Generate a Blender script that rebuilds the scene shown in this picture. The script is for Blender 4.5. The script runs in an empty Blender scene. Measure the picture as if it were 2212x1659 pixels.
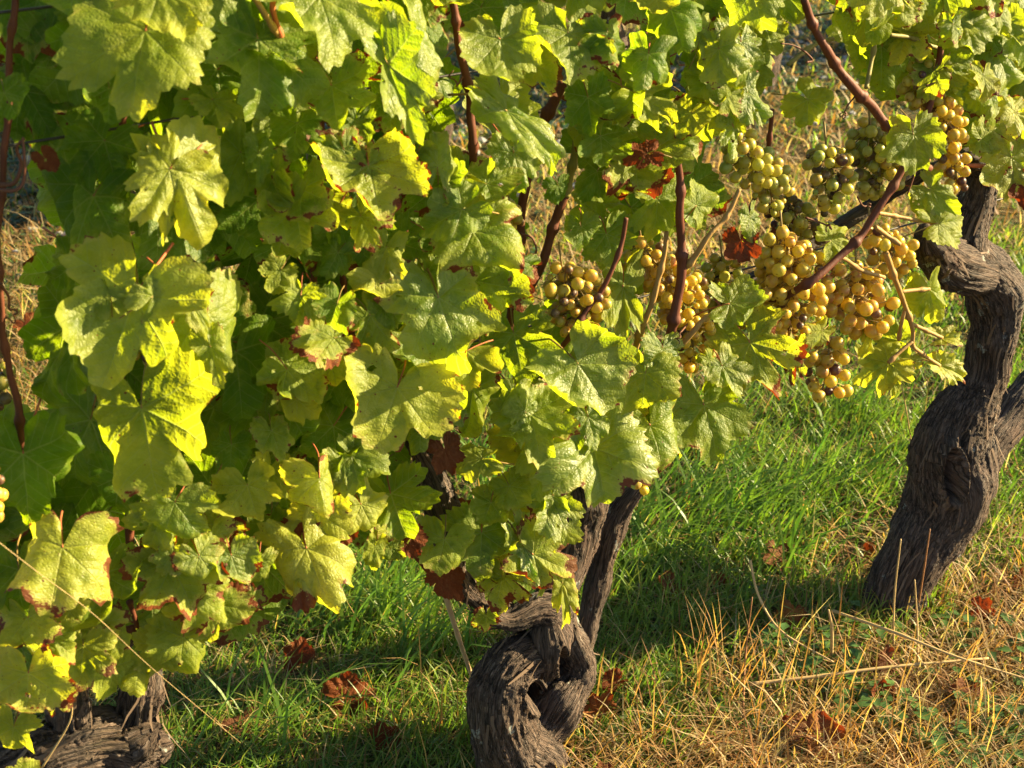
import bpy, bmesh, math, random
import numpy as np
from mathutils import Vector, noise as mnoise
R = math.radians
rng = np.random.default_rng(7)
random.seed(7)
SC = bpy.context.scene
COL = SC.collection

# ------------------------------------------------------------------ camera, light, exposure
CAM_H, PITCH, FPX = 1.60, R(28), 3039.0            # FPX: focal length in pixels of a 2212 px wide frame
cam_d = bpy.data.cameras.new('camera')
cam = bpy.data.objects.new('camera', cam_d)
COL.objects.link(cam)
cam.location = (0, 0, CAM_H)
cam.rotation_euler = (R(90) - PITCH, 0, 0)
cam_d.sensor_width = 36
cam_d.lens = 36 * FPX / 2212
cam_d.clip_start, cam_d.clip_end = 0.05, 400
cam_d.dof.use_dof = True
cam_d.dof.focus_distance = 2.1
cam_d.dof.aperture_fstop = 9.0
SC.camera = cam

SUN_AZ, SUN_EL = R(14), R(22)                       # azimuth from +X towards +Y
sdir = Vector((math.cos(SUN_EL) * math.cos(SUN_AZ), math.cos(SUN_EL) * math.sin(SUN_AZ), math.sin(SUN_EL)))
world = bpy.data.worlds.new('World')
SC.world = world
world.use_nodes = True
wn = world.node_tree
sky = wn.nodes.new('ShaderNodeTexSky')
sky.sky_type = 'NISHITA'
sky.sun_disc = False
sky.sun_elevation = SUN_EL
sky.sun_rotation = R(90) - SUN_AZ
wn.links.new(sky.outputs[0], wn.nodes['Background'].inputs['Color'])
wn.nodes['Background'].inputs['Strength'].default_value = 0.05
sun_d = bpy.data.lights.new('sun', 'SUN')
sun_d.energy = 5.0
sun_d.angle = R(0.5)
sun_d.color = (1.0, 0.80, 0.46)
sun = bpy.data.objects.new('sun', sun_d)
COL.objects.link(sun)
sun.rotation_euler = sdir.to_track_quat('Z', 'Y').to_euler()
vs = SC.view_settings
vs.view_transform, vs.look, vs.exposure, vs.gamma = 'Standard', 'None', 2.34, 1.0
vs.use_curve_mapping = False
SC.cycles.max_bounces = 8
SC.cycles.transparent_max_bounces = 8
SC.cycles.caustics_reflective = False
SC.cycles.caustics_refractive = False
SC.cycles.sample_clamp_indirect = 4
SC.cycles.use_denoising = True

# ------------------------------------------------------------------ where things stand
cr = np.array([1.0, 0, 0])
cf = np.array([0, math.cos(PITCH), -math.sin(PITCH)])
cu = np.array([0, math.sin(PITCH), math.cos(PITCH)])
cb = -cf
C0 = np.array([0, 0, CAM_H])


def ray(px, py):
    return cf + cr * ((px - 1106) / FPX) + cu * ((829.5 - py) / FPX)


def ground(px, py, z=0.0):
    d = ray(px, py)
    return C0 + d * ((z - CAM_H) / d[2])


MID_BASE, RIGHT_BASE = ground(1125, 1655), ground(1925, 1300)
rowd = RIGHT_BASE - MID_BASE
SPACING = float(np.linalg.norm(rowd))
rowd = rowd / SPACING
rown = np.array([rowd[1], -rowd[0], 0])            # points to the camera's side of the row
LEFT_BASE = MID_BASE - rowd * SPACING * 0.98


def rowp(px, py, off=0.0):
    """The point of the row's upright plane (moved OFF metres to the camera's side) seen at a place of the photograph, and its depth."""
    d = ray(px, py)
    t = ((MID_BASE - C0) @ rown + off) / (d @ rown)
    return C0 + d * t, t


# ------------------------------------------------------------------ helpers
def tag(o, label=None, cat=None, group=None, kind=None):
    for k, v in (('label', label), ('category', cat), ('group', group), ('kind', kind)):
        if v:
            o[k] = v
    return o


def link(o, parent=None):
    COL.objects.link(o)
    if parent is not None:
        o.parent = parent
    return o


def empty(name, loc):
    o = bpy.data.objects.new(name, None)
    o.location = loc
    o.empty_display_size = 0.1
    return link(o)


def mesh_obj(name, verts, faces, mats, parent=None, smooth=True, world=True):
    """ONE mesh object; with WORLD the vertices are in world space and the object's origin goes to its parent's."""
    v = np.asarray(verts, dtype=np.float64).reshape(-1, 3)
    if world and parent is not None:
        v = v - np.array(parent.location)
    me = bpy.data.meshes.new(name)
    me.from_pydata(v.tolist(), [], faces)
    for m in (mats if isinstance(mats, (list, tuple)) else [mats]):
        me.materials.append(m)
    if smooth:
        me.polygons.foreach_set('use_smooth', [True] * len(me.polygons))
    o = bpy.data.objects.new(name, me)
    return link(o, parent)


def catmull(pts, n=6):
    p = np.asarray(pts, dtype=float)
    if len(p) < 3:
        return np.array([p[0] + (p[-1] - p[0]) * t for t in np.linspace(0, 1, n + 1)])
    q = np.vstack([2 * p[0] - p[1], p, 2 * p[-1] - p[-2]])
    out = []
    for i in range(1, len(q) - 2):
        for t in np.linspace(0, 1, n, endpoint=False):
            a, b, c, d = q[i - 1], q[i], q[i + 1], q[i + 2]
            out.append(0.5 * (2 * b + (c - a) * t + (2 * a - 5 * b + 4 * c - d) * t * t + (3 * b - a - 3 * c + d) * t ** 3))
    out.append(q[-2])
    return np.array(out)


def frames(p):
    t = np.gradient(p, axis=0)
    t /= np.linalg.norm(t, axis=1)[:, None] + 1e-12
    a = np.array([0, 0, 1.0]) if abs(t[0][2]) < 0.9 else np.array([1.0, 0, 0])
    x = np.cross(a, t[0]); x /= np.linalg.norm(x)
    X, Y = [], []
    for k in range(len(p)):
        x = x - t[k] * (x @ t[k]); x /= np.linalg.norm(x) + 1e-12
        X.append(x); Y.append(np.cross(t[k], x))
    return t, np.array(X), np.array(Y)


def tube_geo(p, r, sides=8, base=0):
    """verts, faces of a capped tube along P with radii R."""
    p = np.asarray(p, dtype=float); r = np.broadcast_to(np.asarray(r, dtype=float), (len(p),))
    t, X, Y = frames(p)
    a = np.linspace(0, 2 * math.pi, sides, endpoint=False)
    v = p[:, None, :] + (X[:, None, :] * np.cos(a)[None, :, None] + Y[:, None, :] * np.sin(a)[None, :, None]) * r[:, None, None]
    f = []
    for i in range(len(p) - 1):
        for j in range(sides):
            k = (j + 1) % sides
            f.append((base + i * sides + j, base + i * sides + k, base + (i + 1) * sides + k, base + (i + 1) * sides + j))
    f.append(tuple(base + j for j in range(sides))[::-1])
    f.append(tuple(base + (len(p) - 1) * sides + j for j in range(sides)))
    return v.reshape(-1, 3), f


class Geo:
    """Collects verts and faces for one mesh."""
    def __init__(self):
        self.v, self.f, self.n = [], [], 0

    def add(self, v, f):
        self.v.append(np.asarray(v)); self.f.extend(tuple(i + self.n for i in q) for q in f); self.n += len(v)
        return self

    def tube(self, p, r, sides=6):
        return self.add(*tube_geo(p, r, sides))

    def obj(self, name, mats, parent=None, **k):
        return mesh_obj(name, np.vstack(self.v), self.f, mats, parent, **k)


# ------------------------------------------------------------------ materials
class NT:
    def __init__(self, name):
        self.m = bpy.data.materials.new(name)
        self.m.use_nodes = True
        self.t = self.m.node_tree
        self.t.nodes.clear()
        self.out = self.t.nodes.new('ShaderNodeOutputMaterial')

    def n(self, kind, **props):
        o = self.t.nodes.new('ShaderNode' + kind)
        for k, v in props.items():
            setattr(o, k, v)
        return o

    def set(self, sock, v):
        if isinstance(v, bpy.types.NodeSocket):
            self.t.links.new(v, sock)
        elif v is not None:
            if isinstance(v, (tuple, list)) and len(v) == 3 and sock.type == 'RGBA':
                v = (*v, 1)
            sock.default_value = v

    def math(self, op, a, b=None, c=None, clamp=False):
        o = self.n('Math', operation=op, use_clamp=clamp)
        for s, v in zip(o.inputs, (a, b, c)):
            self.set(s, v)
        return o.outputs[0]

    def mix(self, fac, a, b, mode='MIX'):
        o = self.n('Mix', data_type='RGBA', blend_type=mode, clamp_factor=True)
        self.set(o.inputs[0], fac); self.set(o.inputs[6], a); self.set(o.inputs[7], b)
        return o.outputs[2]

    def step(self, v, lo, hi, a=0.0, b=1.0):
        o = self.n('MapRange', interpolation_type='SMOOTHSTEP')
        for s, x in zip(o.inputs, (v, lo, hi, a, b)):
            self.set(s, x)
        return o.outputs[0]

    def noise(self, vec, scale, detail=3.0, rough=0.55, dist=0.0):
        o = self.n('TexNoise')
        self.set(o.inputs['Vector'], vec); self.set(o.inputs['Scale'], scale)
        o.inputs['Detail'].default_value = detail; o.inputs['Roughness'].default_value = rough
        o.inputs['Distortion'].default_value = dist
        return o.outputs['Fac']

    def voro(self, vec, scale, feature='F1', rand=1.0):
        o = self.n('TexVoronoi', feature=feature)
        self.set(o.inputs['Vector'], vec); self.set(o.inputs['Scale'], scale)
        o.inputs['Randomness'].default_value = rand
        return o

    def vmath(self, op, a, b=None, s=None):
        o = self.n('VectorMath', operation=op)
        self.set(o.inputs[0], a)
        if b is not None:
            self.set(o.inputs[1], b)
        if s is not None:
            self.set(o.inputs['Scale'], s)
        return o.outputs[0]

    def bump(self, h, strength, dist, normal=None):
        o = self.n('Bump')
        o.inputs['Strength'].default_value = strength; o.inputs['Distance'].default_value = dist
        self.set(o.inputs['Height'], h)
        if normal is not None:
            self.set(o.inputs['Normal'], normal)
        return o.outputs[0]

    def principled(self, col, rough=0.5, spec=0.5, normal=None, **more):
        o = self.n('BsdfPrincipled')
        self.set(o.inputs['Base Color'], col); self.set(o.inputs['Roughness'], rough)
        self.set(o.inputs['Specular IOR Level'], spec)
        if normal is not None:
            self.set(o.inputs['Normal'], normal)
        for k, v in more.items():
            self.set(o.inputs[k.replace('_', ' ')], v)
        return o.outputs[0]

    def done(self, shader):
        self.t.links.new(shader, self.out.inputs['Surface'])
        return self.m


def leaf_material(name='vine_leaf'):
    """Object colour: red = yellowing, green = browning, blue = gloss, its pale sheen also mixed into the colour, alpha = random offset."""
    g = NT(name)
    info = g.n('ObjectInfo')
    sep = g.n('SeparateColor'); g.set(sep.inputs[0], info.outputs['Color'])
    yel, brn, pal, rnd = sep.outputs[0], sep.outputs[1], sep.outputs[2], info.outputs['Alpha']
    uvn = g.n('UVMap', uv_map='leaf').outputs[0]
    off = g.vmath('SCALE', (31.7, 17.3, 9.1), s=rnd)
    lv = g.vmath('ADD', uvn, off)
    ls = g.n('SeparateXYZ'); g.set(ls.inputs[0], g.n('UVMap', uv_map='lobe').outputs[0])
    u, v = ls.outputs[0], g.math('ABSOLUTE', ls.outputs[1])
    rs = g.n('SeparateXYZ'); g.set(rs.inputs[0], g.n('UVMap', uv_map='rim').outputs[0])
    t = rs.outputs[0]
    # veins: five main ones and their side veins, recessed; small cells bulge between them
    wob = g.math('MULTIPLY', g.math('SUBTRACT', g.noise(lv, 5.0, 2), 0.5), 0.05)
    vv = g.math('ADD', v, wob)
    wmain = g.math('MAXIMUM', g.math('MULTIPLY', g.math('SUBTRACT', 1.1, u), 0.015), 0.004)
    main = g.step(v, 0.0, g.math('MULTIPLY', wmain, 1.8), 1, 0)
    ph = g.math('DIVIDE', g.math('SUBTRACT', u, g.math('MULTIPLY', vv, 0.85)), 0.155)
    tri = g.math('ABSOLUTE', g.math('SUBTRACT', g.math('FRACT', ph), 0.5))
    side = g.math('MULTIPLY', g.step(tri, 0.0, 0.075, 1, 0), 0.75)
    cells = g.voro(lv, 21.0, 'DISTANCE_TO_EDGE')
    net = g.math('MULTIPLY', g.step(cells.outputs['Distance'], 0.0, 0.09, 1, 0), 0.35)
    vein = g.math('MAXIMUM', g.math('MAXIMUM', main, side), net)
    big = g.math('MAXIMUM', main, side)
    # colours of the blade itself, with a painted sheen
    n1, n2 = g.noise(lv, 2.3, 3), g.noise(lv, 9.0, 4)
    green = g.mix(g.math('ADD', g.math('MULTIPLY', n1, .6), g.math('MULTIPLY', n2, .4)), (0.022, 0.072, 0.002), (0.088, 0.155, 0.005))
    gold = g.mix(n2, (0.22, 0.27, 0.010), (0.39, 0.39, 0.055))
    yf = g.math('ADD', g.math('MULTIPLY', yel, 1.25), g.math('MULTIPLY', g.math('SUBTRACT', n1, 0.5), 1.1))
    yf = g.math('ADD', yf, g.math('MULTIPLY', g.step(t, 0.45, 1.0), g.math('MULTIPLY', yel, 0.55)))
    yf = g.math('SUBTRACT', yf, g.math('MULTIPLY', g.math('MULTIPLY', big, 0.30), g.step(yel, 0.5, 0.75, 1, 0)))
    yf = g.math('SUBTRACT', yf, 0.10, clamp=True)
    col = g.mix(yf, green, gold)
    sheen = g.math('MULTIPLY', g.step(g.math('ADD', n2, g.math('MULTIPLY', t, 0.25)), 0.45, 0.85), g.math('MULTIPLY', pal, 0.50))
    col = g.mix(sheen, col, (0.36, 0.40, 0.09))  # pale tint stands in for the glossy sheen
    col = g.mix(g.math('MULTIPLY', big, 0.45), col, (0.28, 0.30, 0.06))
    dust = g.step(g.noise(lv, 4.0, 5, 0.7), 0.50, 0.72)
    col = g.mix(g.math('MULTIPLY', dust, 0.30), col, (0.33, 0.36, 0.10))
    dark = g.step(g.noise(g.vmath('ADD', lv, (9.1, 4.2, 0)), 3.1, 4), 0.52, 0.75)
    col = g.mix(g.math('MULTIPLY', dark, 0.40), col, (0.035, 0.085, 0.004))
    # dead margins and spots
    n3 = g.noise(g.vmath('ADD', lv, (5.2, 1.3, 0)), 2.6, 4, 0.6)
    n4 = g.noise(lv, 13.0, 3, 0.6)
    edge = g.math('ADD', g.math('ADD', t, g.math('MULTIPLY', g.math('SUBTRACT', n3, 0.5), 1.5)), g.math('MULTIPLY', g.math('SUBTRACT', n4, 0.5), 0.4))
    thr = g.math('SUBTRACT', 1.34, g.math('MULTIPLY', brn, 0.80))
    dead = g.step(edge, thr, g.math('ADD', thr, 0.07))
    sp = g.voro(lv, 7.5)
    spr = g.n('SeparateColor'); g.set(spr.inputs[0], sp.outputs['Color'])
    spots = g.math('MULTIPLY', g.step(g.math('ADD', sp.outputs['Distance'], g.math('MULTIPLY', n4, 0.25)), 0.20, 0.27, 1, 0),
                   g.math('LESS_THAN', spr.outputs[0], g.math('MULTIPLY', brn, 0.34)))
    sp2 = g.voro(lv, 26.0)
    s2r = g.n('SeparateColor'); g.set(s2r.inputs[0], sp2.outputs['Color'])
    specks = g.math('MULTIPLY', g.step(sp2.outputs['Distance'], 0.16, 0.24, 1, 0), g.math('LESS_THAN', s2r.outputs[0], g.math('ADD', 0.012, g.math('MULTIPLY', brn, 0.20))))
    dead = g.math('MAXIMUM', g.math('MAXIMUM', dead, specks), spots, clamp=True)
    halo = g.step(edge, g.math('SUBTRACT', thr, 0.16), thr)
    col = g.mix(g.math('MULTIPLY', halo, 0.55), col, (0.40, 0.33, 0.09))
    deadcol = g.mix(n4, (0.050, 0.014, 0.008), (0.19, 0.058, 0.016))
    deadcol = g.mix(g.step(n2, 0.5, 0.75), deadcol, (0.17, 0.065, 0.022))
    rust = g.math('MULTIPLY', g.step(yel, 0.35, 0.9), g.step(n1, 0.35, 0.6))
    deadcol = g.mix(g.math('MULTIPLY', rust, g.step(brn, 0.8, 1.2)), deadcol, (0.27, 0.115, 0.030))
    deadcol = g.mix(g.math('MULTIPLY', g.step(g.math('FRACT', g.math('MULTIPLY', rnd, 7.3)), 0.45, 0.75), 0.65), deadcol, (0.085, 0.045, 0.022))
    col = g.mix(dead, col, deadcol)
    back = g.n('NewGeometry').outputs['Backfacing']
    under = g.mix(0.28, col, (0.24, 0.29, 0.06))
    col = g.mix(g.math('MULTIPLY', back, g.math('SUBTRACT', 1.0, dead)), col, under)
    # light that comes through
    tcol = g.mix(yf, (0.33, 0.50, 0.005), (0.72, 0.68, 0.022))
    tcol = g.mix(g.math('MULTIPLY', dark, 0.45), tcol, (0.18, 0.36, 0.004))
    tcol = g.mix(g.math('MULTIPLY', big, 0.40), tcol, (0.66, 0.68, 0.20))
    tcol = g.mix(g.math('MULTIPLY', net, 0.5), tcol, (0.16, 0.26, 0.01))
    tcol = g.mix(dead, tcol, (0.30, 0.045, 0.006))
    h = g.math('SUBTRACT', g.math('MULTIPLY', g.step(cells.outputs['Distance'], 0.0, 0.32), 0.38), g.math('MULTIPLY', main, 0.7))
    h = g.math('ADD', h, g.math('MULTIPLY', g.step(tri, 0.0, 0.40), 0.50))
    h = g.math('ADD', h, g.math('MULTIPLY', n2, 0.8))
    nb = g.bump(h, 0.45, 0.0021)
    rough = g.math('SUBTRACT', 0.52, g.math('MULTIPLY', pal, 0.10))
    p = g.principled(col, rough, g.math('MULTIPLY', g.math('ADD', 0.18, g.math('MULTIPLY', pal, 0.36)), g.math('SUBTRACT', 1.0, g.math('MULTIPLY', dead, .7))), nb)
    tr = g.n('BsdfTranslucent'); g.set(tr.inputs['Color'], tcol); g.set(tr.inputs['Normal'], nb)
    mx = g.n('MixShader'); g.set(mx.inputs[0], g.math('SUBTRACT', 0.54, g.math('MULTIPLY', dead, 0.25)))
    g.t.links.new(p, mx.inputs[1]); g.t.links.new(tr.outputs[0], mx.inputs[2])
    return g.done(mx.outputs[0])


def bark_material():
    g = NT('old_bark')
    fv = g.n('Attribute', attribute_name='fiber').outputs['Vector']
    pos = g.n('TexCoord').outputs['Object']
    f1 = g.noise(fv, 1.0, 5, 0.65)
    f2 = g.noise(fv, 3.1, 4, 0.6)
    n = g.noise(pos, 9.0, 4)
    col = g.mix(g.step(f1, 0.30, 0.72), (0.018, 0.012, 0.009), (0.150, 0.100, 0.072))
    col = g.mix(g.math('MULTIPLY', g.step(f2, 0.52, 0.8), 0.8), col, (0.34, 0.275, 0.22))
    col = g.mix(g.math('MULTIPLY', g.step(n, 0.50, 0.72), 0.55), col, (0.090, 0.040, 0.024))
    lich = g.step(g.noise(pos, 26.0, 4, 0.6), 0.645, 0.68)
    col = g.mix(g.math('MULTIPLY', lich, 0.75), col, (0.36, 0.38, 0.33))
    moss = g.math('MULTIPLY', g.step(g.noise(pos, 6.0, 3), 0.55, 0.75), g.step(f2, 0.3, 0.6, 1, 0))
    col = g.mix(g.math('MULTIPLY', moss, 0.5), col, (0.065, 0.060, 0.012))
    f3 = g.noise(g.vmath('MULTIPLY', fv, (2.2, 2.2, 0.7)), 2.6, 3, 0.7)
    crack = g.step(g.math('ABSOLUTE', g.math('SUBTRACT', g.noise(fv, 0.62, 3, 0.5, 0.4), 0.5)), 0.0, 0.045, 1, 0)
    col = g.mix(g.math('MULTIPLY', crack, 0.8), col, (0.010, 0.007, 0.005))
    col = g.mix(g.math('MULTIPLY', g.step(f3, 0.55, 0.75), 0.5), col, (0.23, 0.19, 0.155))
    grey = g.step(g.noise(pos, 4.0, 3), 0.45, 0.65)
    col = g.mix(g.math('MULTIPLY', grey, 0.4), col, g.mix(f2, (0.026, 0.025, 0.024), (0.21, 0.19, 0.17)))
    h = g.math('ADD', g.math('ADD', g.math('MULTIPLY', f1, 1.0), g.math('MULTIPLY', f2, 0.6)), g.math('SUBTRACT', g.math('MULTIPLY', f3, 0.4), crack))
    nb = g.bump(h, 1.0, 0.008)
    return g.done(g.principled(col, 0.80, 0.25, nb))


def cane_material(name, a, b):
    g = NT(name)
    pos = g.n('TexCoord').outputs['Object']
    st = g.vmath('MULTIPLY', pos, (1, 1, 0.12))
    n = g.noise(st, 260.0, 3)
    n2 = g.noise(pos, 14.0, 3)
    col = g.mix(n, a, b)
    col = g.mix(g.math('MULTIPLY', g.step(n2, 0.5, 0.7), 0.5), col, tuple(x * 0.5 for x in a))
    return g.done(g.principled(col, 0.6, 0.2, g.bump(n, 0.5, 0.0012)))


def grape_material():
    """Object colour: red = ripe gold, green = pink blush, blue = purple, alpha = random offset."""
    g = NT('grape_skin')
    info = g.n('ObjectInfo')
    sep = g.n('SeparateColor'); g.set(sep.inputs[0], info.outputs['Color'])
    ripe, pink, pur, rnd = sep.outputs[0], sep.outputs[1], sep.outputs[2], info.outputs['Alpha']
    pos = g.n('TexCoord').outputs['Object']
    lv = g.vmath('ADD', pos, g.vmath('SCALE', (3.1, 7.7, 5.3), s=rnd))
    n = g.noise(lv, 90.0, 3)
    n2 = g.noise(lv, 420.0, 2)
    n3 = g.noise(lv, 130.0, 4, 0.65)
    col = g.mix(ripe, (0.23, 0.29, 0.050), (0.60, 0.42, 0.036))
    col = g.mix(g.math('MULTIPLY', pink, g.step(n, 0.38, 0.66)), col, (0.36, 0.10, 0.045))
    col = g.mix(g.math('MULTIPLY', g.step(n2, 0.63, 0.70), 0.5), col, (0.24, 0.09, 0.035))
    col = g.mix(g.math('MULTIPLY', pur, g.step(n3, 0.25, 0.5)), col, (0.060, 0.016, 0.030))
    col = g.mix(g.math('MULTIPLY', g.step(n3, 0.45, 0.75), 0.14), col, (0.50, 0.50, 0.38))
    z = g.n('SeparateXYZ'); g.set(z.inputs[0], g.vmath('NORMALIZE', pos))
    dot = g.step(z.outputs[2], -0.990, -0.978, 1, 0)
    col = g.mix(dot, col, (0.03, 0.018, 0.01))
    sss = g.math('MULTIPLY', g.math('SUBTRACT', 1.0, pur), 0.85)
    sh = g.n('BsdfPrincipled')
    g.set(sh.inputs['Base Color'], col)
    g.set(sh.inputs['Roughness'], g.math('ADD', 0.30, g.math('MULTIPLY', n3, 0.25)))
    g.set(sh.inputs['Specular IOR Level'], 0.45)
    g.set(sh.inputs['Subsurface Weight'], sss)
    sh.inputs['Subsurface Radius'].default_value = (1.0, 0.85, 0.30)
    sh.inputs['Subsurface Scale'].default_value = 0.0075
    tr = g.n('BsdfTranslucent')
    g.set(tr.inputs['Color'], g.mix(pur, g.mix(ripe, (0.62, 0.72, 0.16), (0.98, 0.74, 0.12)), (0.20, 0.02, 0.03)))
    mx = g.n('MixShader'); mx.inputs[0].default_value = 0.30
    g.t.links.new(sh.outputs[0], mx.inputs[1]); g.t.links.new(tr.outputs[0], mx.inputs[2])
    return g.done(mx.outputs[0])


def blade_material(name='grass_blade', rough=0.45):
    g = NT(name)
    at = g.n('Attribute', attribute_name='tint').outputs['Color']
    p = g.principled(at, rough, 0.35)
    tr = g.n('BsdfTranslucent')
    g.set(tr.inputs['Color'], g.mix(1.0, at, (2.1, 2.3, 1.2), 'MULTIPLY'))
    mx = g.n('MixShader'); mx.inputs[0].default_value = 0.42
    g.t.links.new(p, mx.inputs[1]); g.t.links.new(tr.outputs[0], mx.inputs[2])
    return g.done(mx.outputs[0])


def ground_material():
    g = NT('vineyard_soil')
    pos = g.n('TexCoord').outputs['Object']
    n, n2, n3 = g.noise(pos, 3.0, 5), g.noise(pos, 45.0, 4), g.noise(pos, 0.8, 3)
    col = g.mix(n, (0.035, 0.028, 0.014), (0.085, 0.062, 0.030))
    col = g.mix(g.step(n2, 0.45, 0.7), col, (0.150, 0.110, 0.050))
    col = g.mix(g.math('MULTIPLY', g.step(n3, 0.4, 0.65), 0.6), col, (0.035, 0.060, 0.014))
    return g.done(g.principled(col, 0.95, 0.1, g.bump(n2, 1.0, 0.02)))


def plain(name, col, rough=0.6, var=0.35, scale=40.0, spec=0.3, metal=0.0):
    g = NT(name)
    pos = g.n('TexCoord').outputs['Object']
    n = g.noise(pos, scale, 4)
    c = g.mix(n, tuple(x * (1 - var) for x in col), tuple(min(1, x * (1 + var)) for x in col))
    return g.done(g.principled(c, rough, spec, g.bump(n, 0.4, 0.002), Metallic=metal))


M_LEAF = leaf_material()
M_BARK = bark_material()
M_CANE = cane_material('red_brown_cane', (0.060, 0.017, 0.009), (0.150, 0.050, 0.024))
M_SHOOT = cane_material('tan_shoot', (0.22, 0.12, 0.035), (0.36, 0.23, 0.075))
M_OLIVE = cane_material('olive_shoot', (0.13, 0.12, 0.030), (0.24, 0.20, 0.055))
M_PET = cane_material('petiole', (0.20, 0.13, 0.035), (0.30, 0.20, 0.05))
M_PETR = cane_material('red_petiole', (0.30, 0.075, 0.030), (0.38, 0.13, 0.045))
M_STEM = cane_material('bunch_stem', (0.15, 0.10, 0.030), (0.26, 0.19, 0.06))
M_TENDRIL = cane_material('tendril', (0.075, 0.028, 0.014), (0.15, 0.06, 0.03))
M_GRAPE = grape_material()
M_BLADE = blade_material()
M_STRAW = blade_material('dry_straw', 0.6)
M_GROUND = ground_material()
M_STAKE = plain('weathered_cane', (0.42, 0.29, 0.15), 0.7)
M_DRY = plain('dry_stalk', (0.40, 0.28, 0.12), 0.65)
M_DRYRED = plain('red_brown_stalk', (0.24, 0.11, 0.045), 0.65)
M_WIRE = plain('old_wire', (0.055, 0.05, 0.045), 0.5, 0.3, 60, 0.5, 0.6)
M_POST = plain('weathered_post', (0.22, 0.15, 0.09), 0.85)
M_STRIP = plain('shredded_bark', (0.105, 0.070, 0.045), 0.85, .6, 30)
M_STONE = plain('grey_stone', (0.22, 0.22, 0.22), 0.85, 0.4, 25)

# ------------------------------------------------------------------ the ground
gx = np.concatenate([np.linspace(-60, -4, 12), np.linspace(-3.6, 4, 70), np.linspace(4.5, 60, 12)])
gy = np.concatenate([np.linspace(-20, 0.6, 8), np.linspace(0.7, 9, 80), np.linspace(10, 120, 14)])


def relief(x, y):
    return 0.012 * mnoise.noise((x * 2.1, y * 2.1, 0.3)) + 0.018 * mnoise.noise((x * 0.7, y * 0.7, 1.3))


gv = [(x, y, relief(x, y) if abs(x) < 4 and 0.7 < y < 9 else 0.0) for y in gy for x in gx]
gf = [(j * len(gx) + i, j * len(gx) + i + 1, (j + 1) * len(gx) + i + 1, (j + 1) * len(gx) + i) for j in range(len(gy) - 1) for i in range(len(gx) - 1)]
tag(mesh_obj('ground', gv, gf, M_GROUND), kind='structure', label='vineyard ground of brown soil under the grass', cat='ground')

# ------------------------------------------------------------------ old trunks
def px_tube(rows, n=6):
    """rows of (px, py, metres to the camera's side, radius in pixels) -> points and radii in the world."""
    P, rr = [], []
    for px, py, off, rad in rows:
        q, d = rowp(px, py, off)
        P.append(q); rr.append(rad * d / FPX)
    pr = catmull(np.column_stack([P, rr]), n)
    return pr[:, :3], np.maximum(pr[:, 3], 0.003)


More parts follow.
